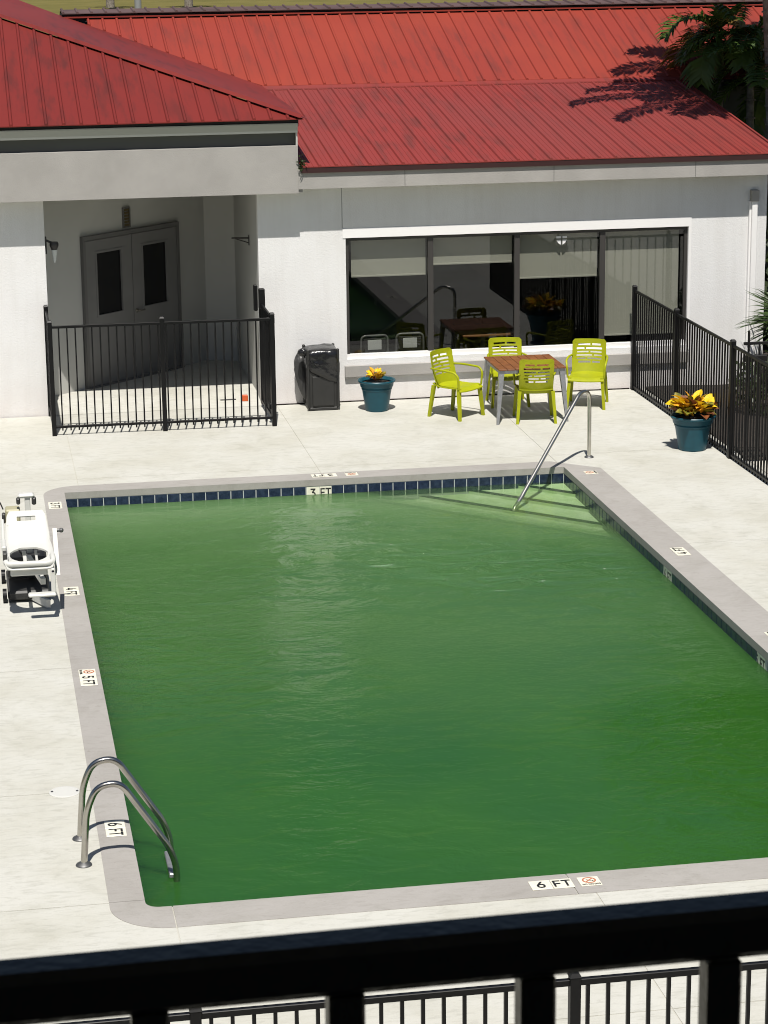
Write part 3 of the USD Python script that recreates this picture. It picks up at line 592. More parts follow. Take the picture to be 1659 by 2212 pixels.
# ------------------------------------------------------------------ fences
def fence_run(t, p, q, posts, pitch=.106, h=1.46, post_h=1.53, skip_first=False, pk=.019, ps=.058, bars=True, top=.03, bottom_z=.10):
    p, q = np.array(p, float), np.array(q, float); L = np.linalg.norm(q - p); dd = (q - p) / L
    T = frame((p[0], p[1], 0), (dd[0], dd[1], 0), (-dd[1], dd[0], 0))
    obj('top_rail', xf(rbx(0, L, -top / 2, top / 2, h - .035, h, .003), T), 'black_metal', t)
    obj('bottom_rail', xf(rbx(0, L, -top / 2, top / 2, bottom_z, bottom_z + .032, .003), T), 'black_metal', t)
    for s in posts:
        po = obj('post', xf(rbx(s - ps / 2, s + ps / 2, -ps / 2, ps / 2, 0, post_h - .02, .003), T), 'black_metal', t)
        obj('post_cap', xf(hull([(s + a_ * (ps / 2 + .004), b_ * (ps / 2 + .004), post_h - .02) for a_ in (-1, 1) for b_ in (-1, 1)] + [(s + a_ * ps / 3, b_ * ps / 3, post_h) for a_ in (-1, 1) for b_ in (-1, 1)]), T), 'black_metal', po)
    n = int(L / pitch); off = (L - n * pitch) / 2
    for k in range(n + 1):
        s = off + k * pitch
        if any(abs(s - z) < ps / 2 + .01 for z in posts): continue
        obj('picket', xf(bx(s - pk / 2, s + pk / 2, -pk / 2, pk / 2, bottom_z - .035, h - .034), T), 'black_metal', t)
af = thing('alcove_fence', 'black picket fence panel closing off the door alcove', 'fence')
fence_run(af, (.02, 15.44), (2.93, 15.40), [0, 1.455, 2.91], .1075)
fence_run(af, (.02, 15.50), (.02, 16.73), [1.205], .1)
ag = thing('alcove_gate', 'black picket gate standing edge-on right of the alcove fence', 'gate', (2.93, 15.50, 0))
obj('stile', rbx(-.02, .02, .03, .07, .05, 1.50, .003), 'black_metal', ag); obj('stile', rbx(-.02, .02, 1.12, 1.16, .05, 1.50, .003), 'black_metal', ag)
obj('top_rail', rbx(-.015, .015, .07, 1.12, 1.43, 1.47, .003), 'black_metal', ag); obj('bottom_rail', rbx(-.015, .015, .07, 1.12, .07, .11, .003), 'black_metal', ag)
for k in range(9): obj('picket', bx(-.008, .008, .16 + k * .105, .176 + k * .105, .11, 1.43), 'black_metal', ag)
obj('latch', rbx(-.04, .045, .96, 1.04, 1.40, 1.68, .012), 'black_metal', ag)
obj('latch_knob', rbx(-.10, -.045, 1.05, 1.12, 1.36, 1.72, .012), 'black_metal', ag)
obj('hinge', rbx(-.05, .05, .02, .09, 1.36, 1.44, .008), 'black_metal', ag); obj('hinge', rbx(-.05, .05, .02, .09, .2, .28, .008), 'black_metal', ag)
rf = thing('side_fence', 'long black picket fence running along the right edge of the deck', 'fence')
fence_run(rf, (8.235, 16.70), (8.235, 7.6), [.05, 2.07, 4.44, 6.8], .105, h=1.44, post_h=1.50, ps=.062, bottom_z=.035)
cf = thing('cross_fence', 'short black picket fence leading off to the right behind the planter', 'fence')
fence_run(cf, (8.30, 12.05), (11.4, 12.05), [1.9], .135, h=1.50, post_h=1.56, pk=.02, bottom_z=.05)
obj('latch_rod', rbx(.05 + 8.3, .075 + 8.3, 12.03, 12.055, 1.3, 1.64, .004), 'black_metal', cf)
obj('latch', rbx(8.27, 8.56, 11.9, 11.96, 1.28, 1.36, .01), 'black_metal', cf)
nf = thing('near_fence', 'black picket fence on the near deck seen through the balcony railing', 'fence')
fence_run(nf, (-3.3, -4.70), (5.2, -4.70), [1.30, 3.22 + .0, 5.135, 7.0], .106, h=1.50, post_h=1.535, ps=.055)
# balcony railing close to the camera
br = thing('balcony_railing', 'thick black balcony railing across the bottom in the foreground', 'railing')
tr_ = rbx(-4, 4, -14.032, -13.998, 6.1042, 6.139, .006); tr_.vertices[:, 2] += .0068 * (tr_.vertices[:, 0] + .55)
obj('top_rail', tr_, 'rail_black', br)
pit = .1237
for k in range(-26, 34):
    xc = -.7715 + k * pit
    obj('picket', rbx(xc - .0115, xc + .0115, -14.026, -14.004, 5.16, 6.102, .002), 'rail_black', br)
obj('bottom_rail', rbx(-4, 4, -14.02, -13.98, 5.12, 5.16, .003), 'rail_black', br)

# hotel the picture is taken from (behind the camera: shades the railing, mirrored in glass)
ht = thing('hotel_building', 'beige hotel wing with open balconies opposite the clubhouse', 'building')
obj('wall', bx(-18, 22, -18.2, -17.9, -.1, 8.6), 'hotel_wall', ht)
for z in (2.4, 5.05): obj('balcony_slab', bx(-18, 22, -17.9, -13.93, z - .18, z + .03), 'concrete_slab', ht)
obj('roof_slab', bx(-18, 22, -18.4, -13.75, 8.05, 8.35), 'concrete_slab', ht)
for k in range(9): obj('column', bx(-17.9 + k * 4.9, -17.6 + k * 4.9, -14.5, -14.2, -.1, 8.05), 'hotel_wall', ht)
for z in (0.1, 2.45, 5.1):
    for k in range(9): obj('door', bx(-16 + k * 4.4, -15.1 + k * 4.4, -17.9, -17.87, z, z + 2.05), 'grey_door', ht)

# ------------------------------------------------------------------ pool fittings
def flange(x, y, t, z=0):
    obj('flange', xf(lathe([(.022, .03), (.03, .026), (.055, .012), (.06, .004), (.06, 0)], 24), frame((x, y, z), (1, 0, 0), (0, 1, 0))), 'steel_dull', t, smooth=40)
ld = thing('pool_ladder', 'stainless steel pool ladder with two bent rails at the near left corner', 'ladder')
for y in (1.37, .86):
    pts = rounded([(-.385, y, 0), (-.35, y, .42), (-.27, y, .60), (-.10, y, .62), (.235, y, .10), (.285, y, -.05), (.285, y, -1.2)], [.12, .12, .14, .10, .07], 7)
    obj('rail', tube(pts, .025, 14), 'steel', ld, smooth=True); flange(-.385, y, ld)
for k, z in enumerate((-.15, -.45, -.75)):
    s_ = obj('tread', rbx(.235, .30, .89, 1.34, z - .02, z + .015, .006), 'galvanized', ld)
hr = thing('step_handrail', 'stainless handrail sloping from the deck down into the corner steps', 'handrail')
dv = np.array([5.35 - 6.54, 11.43 - 12.70]); dv /= np.linalg.norm(dv)
hp = lambda s, z: (6.54 + dv[0] * s, 12.70 + dv[1] * s, z)
pts = rounded([hp(0, 0), hp(0.01, .84), hp(.24, .88), hp(1.72, -.17), hp(1.88, -.26), hp(1.89, -.5)], [.13, .16, .08, .05], 8)
obj('rail', tube(pts, .0255, 14), 'rail_steel', hr, smooth=True); flange(6.54, 12.70, hr)

# pool lift
lf = thing('pool_lift', 'white plastic pool lift chair parked on the left edge of deck', 'pool lift', (-.545, 7.6, 0))
def seat_shell():
    """backrest and seat as one bent shell, with D-shaped seat opening and hand slot cut as real holes"""
    prof = rounded([(.42, .875), (.12, .62), (.03, .60), (-.43, .545), (-.47, .51)], [.12, .1, .05], 6)   # (y, z)
    cum = np.r_[0, np.cumsum(np.linalg.norm(np.diff(prof, axis=0), axis=1))]
    Lp = cum[-1]
    wid = lambda s: np.interp(s, [0, .06, .3, .5, .9, Lp - .05, Lp], [.33, .385, .43, .46, .50, .485, .44])
    outer_ = Polygon([(-wid(s) / 2, s) for s in np.linspace(0, Lp, 40)] + [(wid(s) / 2, s) for s in np.linspace(Lp, 0, 40)])
    s0 = .50
    hole = unary_union([sbox(-.10, s0 - .02, .10, s0 + .36), Point(0, s0 + .18).buffer(.19, 20)]).intersection(sbox(-.185, s0 - .005, .185, s0 + .35)).buffer(-.04).buffer(.04)
    slot = sbox(-.085, .075, .085, .115).buffer(.008)
    fl = ext(outer_.difference(hole).difference(slot), -.018, 0.0)
    fl = fl.subdivide_to_size(.05)
    v = fl.vertices.copy(); s = v[:, 1]
    py, pz = np.interp(s, cum, prof[:, 0]), np.interp(s, cum, prof[:, 1])
    ty, tz = np.interp(s + .01, cum, prof[:, 0]) - np.interp(s - .01, cum, prof[:, 0]), np.interp(s + .01, cum, prof[:, 1]) - np.interp(s - .01, cum, prof[:, 1])
    l = np.hypot(ty, tz) + 1e-9; ny_, nz_ = -tz / l, ty / l
    sg = np.sign(nz_ + 1e-6); ny_, nz_ = np.where(nz_ < 0, -ny_, ny_), np.where(nz_ < 0, -nz_, nz_)
    lipx = np.clip((np.abs(v[:, 0]) - .165) / .08, 0, 1)
    h = v[:, 2] + .045 * lipx ** 2
    out = np.stack([v[:, 0], py + ny_ * h, pz + nz_ * h], 1)
    return trimesh.Trimesh(out, fl.faces, process=False)
obj('seat_shell', seat_shell(), 'white_plastic', lf, smooth=50)
obj('front_lip', tube(rounded([(-.225, -.30, .595), (-.235, -.45, .56), (.235, -.45, .56), (.225, -.30, .595)], .08), .028, 10), 'white_plastic', lf, smooth=True)
obj('seat_bar', [rbx(-.055, -.02, -.40, .25, .46, .505, .004), rbx(.065, .09, -.40, .25, .46, .505, .004)], 'white_plastic', lf)
obj('seat_skirt', rbx(-.19, .17, -.42, -.36, .43, .54, .01), 'white_plastic', lf)
obj('mast', rbx(.00, .055, .62, .68, .10, .96, .006), 'white_plastic', lf)
obj('mast_head', rbx(-.07, .10, .60, .70, .955, 1.0, .02), 'white_plastic', lf)
obj('head_knob', rbx(-.085, -.045, .61, .69, .89, .955, .012), 'lift_grey', lf); obj('head_knob', rbx(.07, .115, .61, .69, .88, .955, .012), 'lift_grey', lf)
bt = obj('battery_box', rbx(-.20, -.05, .62, .80, .66, .84, .015), 'beige_box', lf)
obj('connector', [rbx(-.235, -.20, .62, .70, .70, .80, .01), tube(rounded([(-.22, .66, .84), (-.25, .66, .92), (-.29, .62, .97)], .03), .008, 6)], 'lift_grey', bt)
obj('cable', tube(rounded([(-.05, .64, .70), (-.02, .58, .60), (-.12, .50, .50), (-.05, .45, .40)], .06), .010, 6), 'lift_grey', lf, smooth=True)
obj('armrest', [rbx(-.262, -.215, -.28, .02, .645, .70, .012), cyl((-.24, -.02, .66), (-.235, .30, .82), .014)], 'white_plastic', lf)
obj('arm_bracket', [rbx(-.255, -.215, -.40, -.28, .56, .66, .008), cyl((-.24, .1, .55), (-.24, .1, .70), .012)], 'lift_grey', lf)
obj('armrest', [hull([(.245, -.05, .80), (.285, -.05, .80), (.245, -.38, .41), (.29, -.38, .41), (.245, -.02, .76), (.285, -.02, .76), (.245, -.34, .40), (.29, -.34, .40)])], 'gutter', lf)
obj('arm_grip', [cyl((.25, -.05, .775), (.32, -.05, .775), .016), xf(trimesh.creation.icosphere(2, .024), frame((.33, -.05, .775), (1, 0, 0), (0, 1, 0)))], 'steel_dull', lf, smooth=40)
obj('footrest', [rbx(.195, .24, -.50, -.455, .27, .50, .006), rbx(-.03, .24, -.56, -.46, .245, .275, .012), rbx(.20, .235, -.50, -.40, .47, .51, .006)], 'white_plastic', lf)
obj('base', [rbx(-.22, .20, .12, 1.0, .03, .12, .02), rbx(-.21, .19, .45, .95, .16, .38, .02)], 'lift_grey', lf)
obj('strut', hull([(-.06, .30, .02), (-.02, .30, .02), (-.06, .30, .08), (-.02, .30, .08), (.15, -.16, .02), (.19, -.16, .02), (.15, -.16, .10), (.19, -.16, .10)]), 'white_plastic', lf)
obj('boom', [hull([(.10, -.30, .30), (.15, -.30, .30), (.10, -.30, .36), (.15, -.30, .36), (-.02, .35, .36), (.03, .35, .36), (-.02, .35, .43), (.03, .35, .43)])], 'white_plastic', lf)
for y in (.18, .9): obj('wheel', xf(trimesh.creation.cylinder(.07, .04, sections=20), frame((-.25, y, .07), (0, 1, 0), (0, 0, 1), (1, 0, 0))), 'black_metal', lf)
obj('pivot_bolt', [cyl((.20, -.33, .33), (.245, -.33, .33), .022)], 'mullion', lf)

# ------------------------------------------------------------------ furniture
def make_chair(label, loc, rz, grp):
    t = thing('patio_chair', label, 'chair', loc, rz, grp)
    # back: flat outline with slots, then bent. local x width, s along the height
    W0, W1, Hb = .225, .235, .50
    out = Polygon([(-W0, 0), (W0, 0), (W1, Hb * .5), (W1 - .004, Hb - .03), (W1 - .03, Hb), (-W1 + .03, Hb), (-W1 + .004, Hb - .03), (-W1, Hb * .5)])
    holes = []
    rows = [(.42, .028, .155, .02), (.365, .030, .175, -.06), (.315, .020, .17, .0), (.268, .020, .175, .05), (.222, .020, .17, -.04), (.176, .026, .15, .03)]
    for zc_, hh, hw, sp in rows:
        holes += [sbox(-hw, zc_ - hh / 2, sp - .012, zc_ + hh / 2).buffer(-.006).buffer(.006), sbox(sp + .012, zc_ - hh / 2, hw, zc_ + hh / 2).buffer(-.006).buffer(.006)]
    fl = ext(out.difference(unary_union(holes)), -.006, .006).subdivide_to_size(.09)
    v = fl.vertices.copy()
    y = .20 + .26 * v[:, 1] + v[:, 2] - .055 * (v[:, 0] / .23) ** 2 + .02 * np.sin(v[:, 1] / Hb * math.pi)
    back = trimesh.Trimesh(np.stack([v[:, 0], y, .395 + v[:, 1] * .965], 1), fl.faces, process=False)
    obj('backrest', back, 'lime_plastic', t, smooth=40)
    # seat: dished sheet with rolled front edge
    nu, nv = 10, 12; tv, bv = [], []
    for j in range(nv + 1):
        for i in range(nu + 1):
            u, s = i / nu * 2 - 1, j / nv
            yy = .235 - .49 * s; hw = .225 + .02 * s
            z = .425 + .012 * u * u + .018 * math.sin(s * math.pi * .9) * -1 + .02 * s - (.05 * max(0, (s - .85) / .15) ** 2) + .03 * max(0, (.15 - s) / .15)
            tv.append((u * hw, yy, z)); bv.append((u * hw, yy, z - .014))
    n = (nu + 1) * (nv + 1); F = []
    for j in range(nv):
        for i in range(nu):
            a_, b_, c_, d_ = j * (nu + 1) + i, j * (nu + 1) + i + 1, (j + 1) * (nu + 1) + i + 1, (j + 1) * (nu + 1) + i
            F += [(a_, d_, c_), (a_, c_, b_), (a_ + n, c_ + n, d_ + n), (a_ + n, b_ + n, c_ + n)]
    rim = [j * (nu + 1) for j in range(nv + 1)] + [nv * (nu + 1) + i for i in range(1, nu + 1)] + [j * (nu + 1) + nu for j in range(nv - 1, -1, -1)] + [i for i in range(nu - 1, 0, -1)]
    for k in range(len(rim)):
        a_, b_ = rim[k], rim[(k + 1) % len(rim)]; F += [(a_, a_ + n, b_ + n), (a_, b_ + n, b_)]
    obj('seat', trimesh.Trimesh(np.array(tv + bv), np.array(F), process=False), 'lime_plastic', t, smooth=40)
    for sx in (-1, 1):
        for fy, (yt, yb_) in ((1, (-.21, -.255)), (-1, (.215, .275))):
            xt, xb = sx * .222, sx * .255
            a_, b_ = .024, .018
            obj('leg', hull([(xt + p * a_, yt + q * a_, .435) for p in (-1, 1) for q in (-1, 1)] + [(xb + p * b_, yb_ + q * b_, 0) for p in (-1, 1) for q in (-1, 1)]), 'lime_plastic', t)
        path = rounded([(sx * .232, .255, .66), (sx * .268, .10, .665), (sx * .275, -.17, .655), (sx * .262, -.235, .60), (sx * .248, -.225, .43)], [.08, .08, .06], 5)
        am = tube(path, .015, 8); obj('armrest', am, 'lime_plastic', t, smooth=True)
    return t
G = 'lime green plastic armchairs around the patio table'
c0 = make_chair('lime green armchair left of the patio table, facing right', (5.43, 15.48, 0), 40, G)
c1 = copy_of(c0, 'patio_chair', 'lime green armchair behind the patio table against the window sill', (6.28, 16.10, 0), -4, G)
c2 = copy_of(c0, 'patio_chair', 'lime green armchair in front of the table, its back to the pool', (6.40, 15.02, 0), 172, G)
c3 = copy_of(c0, 'patio_chair', 'lime green armchair right of the patio table behind the handrail', (7.32, 15.75, 0), -20, G)
tb = thing('patio_table', 'square patio table with brown slatted top and grey metal legs', 'table', (6.32, 15.28, 0))
ht_ = .745
for k in range(8):
    x0 = -.46 + k * .115; obj('slat', rbx(x0 + .003, x0 + .112, -.47, .47, ht_ - .022, ht_, .003), 'wood_slat', tb)
obj('apron', [rbx(-.43, .43, -.44, -.41, ht_ - .07, ht_ - .024, .003), rbx(-.43, .43, .41, .44, ht_ - .07, ht_ - .024, .003), rbx(-.44, -.41, -.41, .41, ht_ - .07, ht_ - .024, .003), rbx(.41, .44, -.41, .41, ht_ - .07, ht_ - .024, .003)], 'galvanized', tb)
for sx in (-1, 1):
    for sy in (-1, 1):
        obj('leg', hull([(sx * .41 + p * .036, sy * .41 + q * .036, ht_ - .025) for p in (-1, 1) for q in (-1, 1)] + [(sx * .475 + p * .016, sy * .475 + q * .016, 0) for p in (-1, 1) for q in (-1, 1)]), 'galvanized', tb)
# litter bin and bag
tc = thing('trash_can', 'square dark grey trash can against the white wall', 'trash can', (3.72, 16.43, 0))
obj('body', [hull([(a_ * .195, b_ * .195, .03) for a_ in (-1, 1) for b_ in (-1, 1)] + [(a_ * .215, b_ * .215, .76) for a_ in (-1, 1) for b_ in (-1, 1)])], 'can_grey', tc)
obj('foot', rbx(-.205, .205, -.205, .205, 0, .045, .008), 'can_grey', tc)
obj('panel', [rbx(-.15, .15, -.218, -.205, .07, .48, .006)], 'can_grey', tc)
for sx in (-1, 1): obj('corner_post', [rbx(sx * .205 - .02, sx * .205 + .02, -.225, -.185, .04, .86, .012)], 'can_grey', tc); obj('corner_post', [rbx(sx * .205 - .02, sx * .205 + .02, .185, .225, .04, .86, .012)], 'can_grey', tc)
obj('lid', [rbx(-.20, .20, -.03, .215, .80, .835, .01), rbx(-.20, .20, -.20, -.03, .765, .79, .01)], 'can_grey', tc)
bs = trimesh.creation.icosphere(4, 1.0); v = bs.vertices.copy()
def squarish(v, p=4): return v / (np.sum(np.abs(v) ** p, axis=1) ** (1 / p))[:, None]
q = squarish(v, 5) * [.238, .250, .22]; nzv = meshkit.fbm(v * 2.3 + 9, 4, 5) - .5
q = q * (1 + .16 * nzv[:, None]); q[:, 2] += .635 - .10 * (q[:, 0] / .22) * (q[:, 2] < 0)
bag = trimesh.Trimesh(q + [3.72, 16.43, .01], bs.faces, process=False)
tbag = thing('trash_bag', 'crumpled black plastic bag lining the trash can', 'trash bag')
obj('bag', bag, 'black_bag', tbag, smooth=True)
kn = squarish(v, 2.4) * [.075, .06, .055]; kn = kn * (1 + .5 * (meshkit.fbm(v * 2.0 + 3, 3, 8) - .5)[:, None])
obj('bag_knot', trimesh.Trimesh(kn + [3.47, 16.36, .80], bs.faces, process=False), 'black_bag', tbag, smooth=True)
sk = squarish(v, 2.2) * [.090, .075, .34]; sk = sk * (1 + .35 * (meshkit.fbm(v * 1.8 + 6, 3, 9) - .5)[:, None]); sk[:, 0] = sk[:, 0] * (1 + .35 * sk[:, 2] / .34) - .05 * np.clip(sk[:, 2] / .34, -1, .2)
obj('hanging_bag', trimesh.Trimesh(sk + [3.475, 16.58, .42], bs.faces, process=False), 'shadow_grey', tbag, smooth=True)  # added lump: shadow of the can on the wall, as shape and colour
# planters
def leaf_mesh(L, W, droop, fold=.25):
    n = 4; V = []; F = []
    for i in range(n + 1):
        s = i / n; wv = W * math.sin(math.pi * min(1, .12 + s * .88)) ** .8 if i < n else 0.002
        x_ = L * s * (1 - .15 * droop * s); z_ = L * (.25 * s - droop * s * s * .6)
        for k in (-1, 0, 1): V.append((x_, k * wv, z_ + abs(k) * wv * fold))
    for i in range(n):
        for k in range(2):
            a_ = i * 3 + k; F += [(a_, a_ + 3, a_ + 4), (a_, a_ + 4, a_ + 1)]
    return trimesh.Trimesh(np.array(V), np.array(F), process=False)
def planter(label, x, y, s, hgt, nlv, spread, lsz, seed, plabel, stemh):
    t = thing('flower_pot', label, 'flower pot', (x, y, 0), 0, 'teal plastic flower pots')
    k = hgt / .44
    prof = [(0, .0), (.165, 0), (.175, .01), (.225, .30), (.232, .305), (.236, .32), (.230, .335), (.250, .345), (.262, .40), (.285, .415), (.288, .43), (.28, .44), (.262, .435), (.24, .40), (.0, .395)]
    obj('pot', lathe([(r * s, z * k) for r, z in prof[:-1]], 48), 'teal_pot', t, smooth=35)
    obj('soil', lathe([(0, .385 * k), (.238 * s, .385 * k)], 32), 'soil', t)
    R = np.random.RandomState(seed)
    pt = thing('croton_plant', plabel, 'plant', (x, y, .385 * k))
    obj('stem', [tube([(0, 0, -.01), (.01 * a_, .01 * b_, stemh * .5), (spread * .35 * a_, spread * .35 * b_, stemh)], [.012, .010, .006], 6) for a_, b_ in ((0, 0), (1, .3), (-1, .4), (.3, -1), (-.5, -.8))], 'bark', pt)
    cols = ['croton_yellow'] * 9 + ['croton_orange'] * 4 + ['croton_green'] * 3 + ['croton_red'] * 2
    for i in range(nlv):
        az = R.uniform(0, 2 * math.pi); rad = spread * math.sqrt(R.uniform(0, 1)) * .75; h_ = stemh * R.uniform(.35, 1.0) * (1 - .25 * rad / spread)
        tilt = R.uniform(-.05, 1.2) * (1 - .45 * rad / spread); L = lsz * R.uniform(.7, 1.25)
        lm = leaf_mesh(L, L * R.uniform(.22, .36), R.uniform(.1, 1.0), R.uniform(.1, .45))
        Rz = trimesh.transformations.rotation_matrix(az + R.uniform(-.5, .5), [0, 0, 1]); Ry = trimesh.transformations.rotation_matrix(-tilt, [0, 1, 0]); Rx = trimesh.transformations.rotation_matrix(R.uniform(-.6, .6), [1, 0, 0])
        lm.apply_transform(Rz @ Ry @ Rx); lm.apply_translation([rad * math.cos(az), rad * math.sin(az), h_])
        low = h_ < stemh * .55
        obj('leaf', lm, cols[R.randint(len(cols))] if not low else ['croton_green', 'croton_red', 'croton_orange'][R.randint(3)], pt)
planter('large teal flower pot with a full yellow plant beside the right fence', 7.93, 12.86, 1.0, .445, 150, .27, .17, 3, 'bushy yellow and orange croton in the pot by the right fence', .24)
planter('teal flower pot standing near the trash can below the window', 4.44, 16.10, .90, .43, 44, .10, .105, 5, 'small orange croton in the pot near the trash can', .16)

# inside furniture
def inner_chair(x, y, rz, label):
    t = thing('dining_chair', label, 'chair', (x, y, 0), rz, 'grey metal chairs inside the window')
    obj('back_frame', tube(rounded([(-.20, 0, .40), (-.19, -.02, .84), (.19, -.02, .84), (.20, 0, .40)], .07), .016, 8), 'chair_grey', t, smooth=True)
    obj('back_panel', rbx(-.165, .165, -.03, -.015, .60, .80, .005), 'chair_dark', t)
    obj('back_sheet', rbx(-.10, .10, -.036, -.031, .64, .78, .002), 'patch_white', t)  # pale patch on the back panel
    obj('seat', rbx(-.21, .21, 0, .42, .43, .46, .01), 'chair_dark', t)
    for a_ in (-1, 1):
        for b_ in (0, 1): obj('leg', cyl((a_ * .20, b_ * .40 + .005, 0), (a_ * .195, b_ * .40 + .005, .43), .013), 'chair_grey', t)
inner_chair(4.60, 17.20, 4, 'grey chair with pale sheet on its back, inside left end of window')
inner_chair(5.12, 17.25, -3, 'grey chair with pale sheet on its back, inside next to first mullion')
t = thing('dining_table', 'wooden topped table inside the second window pane', 'table', (6.30, 17.80, 0))
obj('table_top', rbx(-.38, .38, -.42, .42, .72, .75, .006), 'wood_light', t); obj('pedestal', cyl((0, 0, .03), (0, 0, .72), .035), 'chair_grey', t); obj('foot', rbx(-.25, .25, -.25, .25, .02, .045, .008), 'chair_dark', t)
t = thing('dining_chair', 'dark chair behind the wooden table inside the window', 'chair', (6.3, 18.7, 0))
obj('backrest', rbx(-.22, .22, .18, .21, .48, .90, .02), 'chair_dark', t); obj('seat', rbx(-.22, .22, -.24, .2, .44, .48, .01), 'chair_dark', t)
for a_ in (-1, 1):
    for b_ in (-1, 1): obj('leg', cyl((a_ * .2, b_ * .2, 0), (a_ * .2, b_ * .2, .44), .014), 'chair_dark', t)

# ------------------------------------------------------------------ side bed, path and plants
nb = 60; bxs, bys = np.meshgrid(np.linspace(8.43, 16, nb), np.linspace(12.1, 21.7, nb)); hz = -.02 + .06 * meshkit.fbm(np.c_[bxs.ravel() * 2.5, bys.ravel() * 2.5, bxs.ravel() * 0], 3, 2)
keep = ~((bxs.ravel() < 10.3) & (bys.ravel() > YW - .02))
idx = np.arange(nb * nb).reshape(nb, nb); a, b, c, d = idx[:-1, :-1].ravel(), idx[:-1, 1:].ravel(), idx[1:, 1:].ravel(), idx[1:, :-1].ravel()
ok = keep[a] | keep[b] | keep[c] | keep[d]
obj('planting_bed', trimesh.Trimesh(np.c_[bxs.ravel(), bys.ravel(), hz], np.vstack([np.stack([a, b, c], 1)[ok], np.stack([a, c, d], 1)[ok]]), process=False), 'mulch', smooth=True, kind='structure', label='dark mulch bed beyond the right fence')
obj('side_path', bx(8.43, 16, -9.5, 12.1, -.12, -.004), 'path', kind='structure', label='pale concrete path beyond the right fence')

def frond(L, elev, az, droop, R, nl=44, leaf=.42, wl=.028, vee=.5):
    n = 14; pts = []; p = np.zeros(3); a_ = elev
    for i in range(n + 1):
        pts.append(p.copy()); p = p + np.array([math.cos(a_), 0, math.sin(a_)]) * L / n; a_ -= droop / n * (1 + i / n)
    pts = np.array(pts); ms = [tube(pts, np.linspace(.018, .004, n + 1), 5)]
    t_ = np.gradient(pts, axis=0); t_ /= np.linalg.norm(t_, axis=1)[:, None]
    V, F = [], []
    for k in range(nl):
        s = .14 + .86 * k / (nl - 1); f = s * n; i0 = min(int(f), n - 1); pp = pts[i0] + (pts[i0 + 1] - pts[i0]) * (f - i0); tt = t_[i0]
        for sd in (-1, 1):
            side = np.array([0, sd, 0.0]); upn = np.cross(tt, [0, 1, 0]); upn = upn if upn[2] > 0 else -upn
            ll = leaf * (math.sin(math.pi * (.12 + .80 * s)) ** .7) * R.uniform(.85, 1.1)
            dirv = side * .85 + tt * R.uniform(.45, .75) + upn * (vee * R.uniform(.2, 1.0)); dirv /= np.linalg.norm(dirv)
            mid = pp + dirv * ll * .55; tip = pp + dirv * ll + np.array([0, 0, -ll * R.uniform(.12, .45)])
            wv = np.cross(dirv, upn); wv /= np.linalg.norm(wv) + 1e-9; wv *= wl
            b0 = len(V); V += [pp - wv * .4, pp + wv * .4, mid + wv, mid - wv, tip]; F += [(b0, b0 + 1, b0 + 2), (b0, b0 + 2, b0 + 3), (b0 + 3, b0 + 2, b0 + 4)]
    ms.append(trimesh.Trimesh(np.array(V), np.array(F), process=False))
    mm = trimesh.util.concatenate(ms); mm.apply_transform(trimesh.transformations.rotation_matrix(az, [0, 0, 1])); return mm
def palm(label, x, y, hh, seed, nf=13, L=1.9, lean=(0, 0), r=.085, shaft=.8, old=2, azs=None, elevs=None, grp='palms at the right end of the roof'):
    R = np.random.RandomState(seed); t = thing('palm_tree', label, 'palm tree', (x, y, 0), 0, grp)
    k = 12; s = np.linspace(0, 1, k); pts = np.c_[lean[0] * s ** 1.5, lean[1] * s ** 1.5, s * hh]
    rad = r * (1.15 - .35 * s); rad[1::2] *= .95
    obj('trunk', tube(pts, rad, 12), 'bark', t, smooth=50)
    for z in np.arange(.6, hh, .28):
        q_ = np.array([np.interp(z / hh, s, pts[:, 0]), np.interp(z / hh, s, pts[:, 1]), z])
        obj('trunk_ring', tube([q_, q_ + [0, 0, .012], q_ + [0, 0, .024]], r * 1.15, 12), 'bark', t)
    top = pts[-1]
    obj('crownshaft', tube([top, top + [0, 0, shaft * .3], top + [0, 0, shaft * .7], top + [0, 0, shaft]], [r * 1.0, r * 1.15, r * .8, r * .45], 12), 'crownshaft', t, smooth=True)
    tp_ = top + [0, 0, shaft * .92]
    for i in range(nf):
        az = (azs[i] if azs is not None and i < len(azs) else i * 2.39996 + R.uniform(-.2, .2))
        el = (elevs[i] if elevs is not None and i < len(elevs) else R.uniform(-.1, 1.15))
        mm = frond(L * R.uniform(.85, 1.1), el, az, R.uniform(.9, 1.7), R); mm.apply_translation(tp_)
        obj('frond', mm, 'palm_leaf_old' if i < old else 'palm_leaf', t)
    return t, tp_
palm('palm with pale ringed trunk leaning beside the roof edge, leftmost of the cluster', 10.92, 20.9, 4.02, 21, 8, 1.2, (-.12, .12), .07, .7, 2)
palm('palm with yellowing sheath on its trunk, just right of the leftmost palm', 11.22, 20.6, 3.95, 22, 8, 1.2, (.0, .1), .075, .75, 3)
palm('palm with stout grey trunk at the right frame edge', 11.5, 20.1, 3.35, 23, 11, 1.45, (.0, 0), .085, .75, 0)
palm('tall palm at the back whose crown rises out of the picture', 11.3, 19.5, 7.0, 24, 14, 2.2, (-.35, .1), .09, .9, 1)
tfront, pfront = palm('tall palm nearest the eave, its fronds hanging over the lower roof', 11.0, 18.2, 6.75, 25, 15, 2.3, (-.45, .1), .085, .8, 0)
Rf = np.random.RandomState(93)
for L_, el_, az_, dr_ in ((3.5, .55, math.pi + .05, 1.5), (3.2, .45, math.pi - .35, 1.5), (3.3, .5, math.pi + .5, 1.45)):
    mm = frond(L_, el_, az_, dr_, Rf, 52, .34); mm.apply_translation(pfront); obj('frond', mm, 'palm_leaf', tfront)
palm('tall palm at the far right behind the fan palm', 11.9, 17.6, 6.6, 26, 13, 2.2, (-.2, 0), .09, .8, 0)

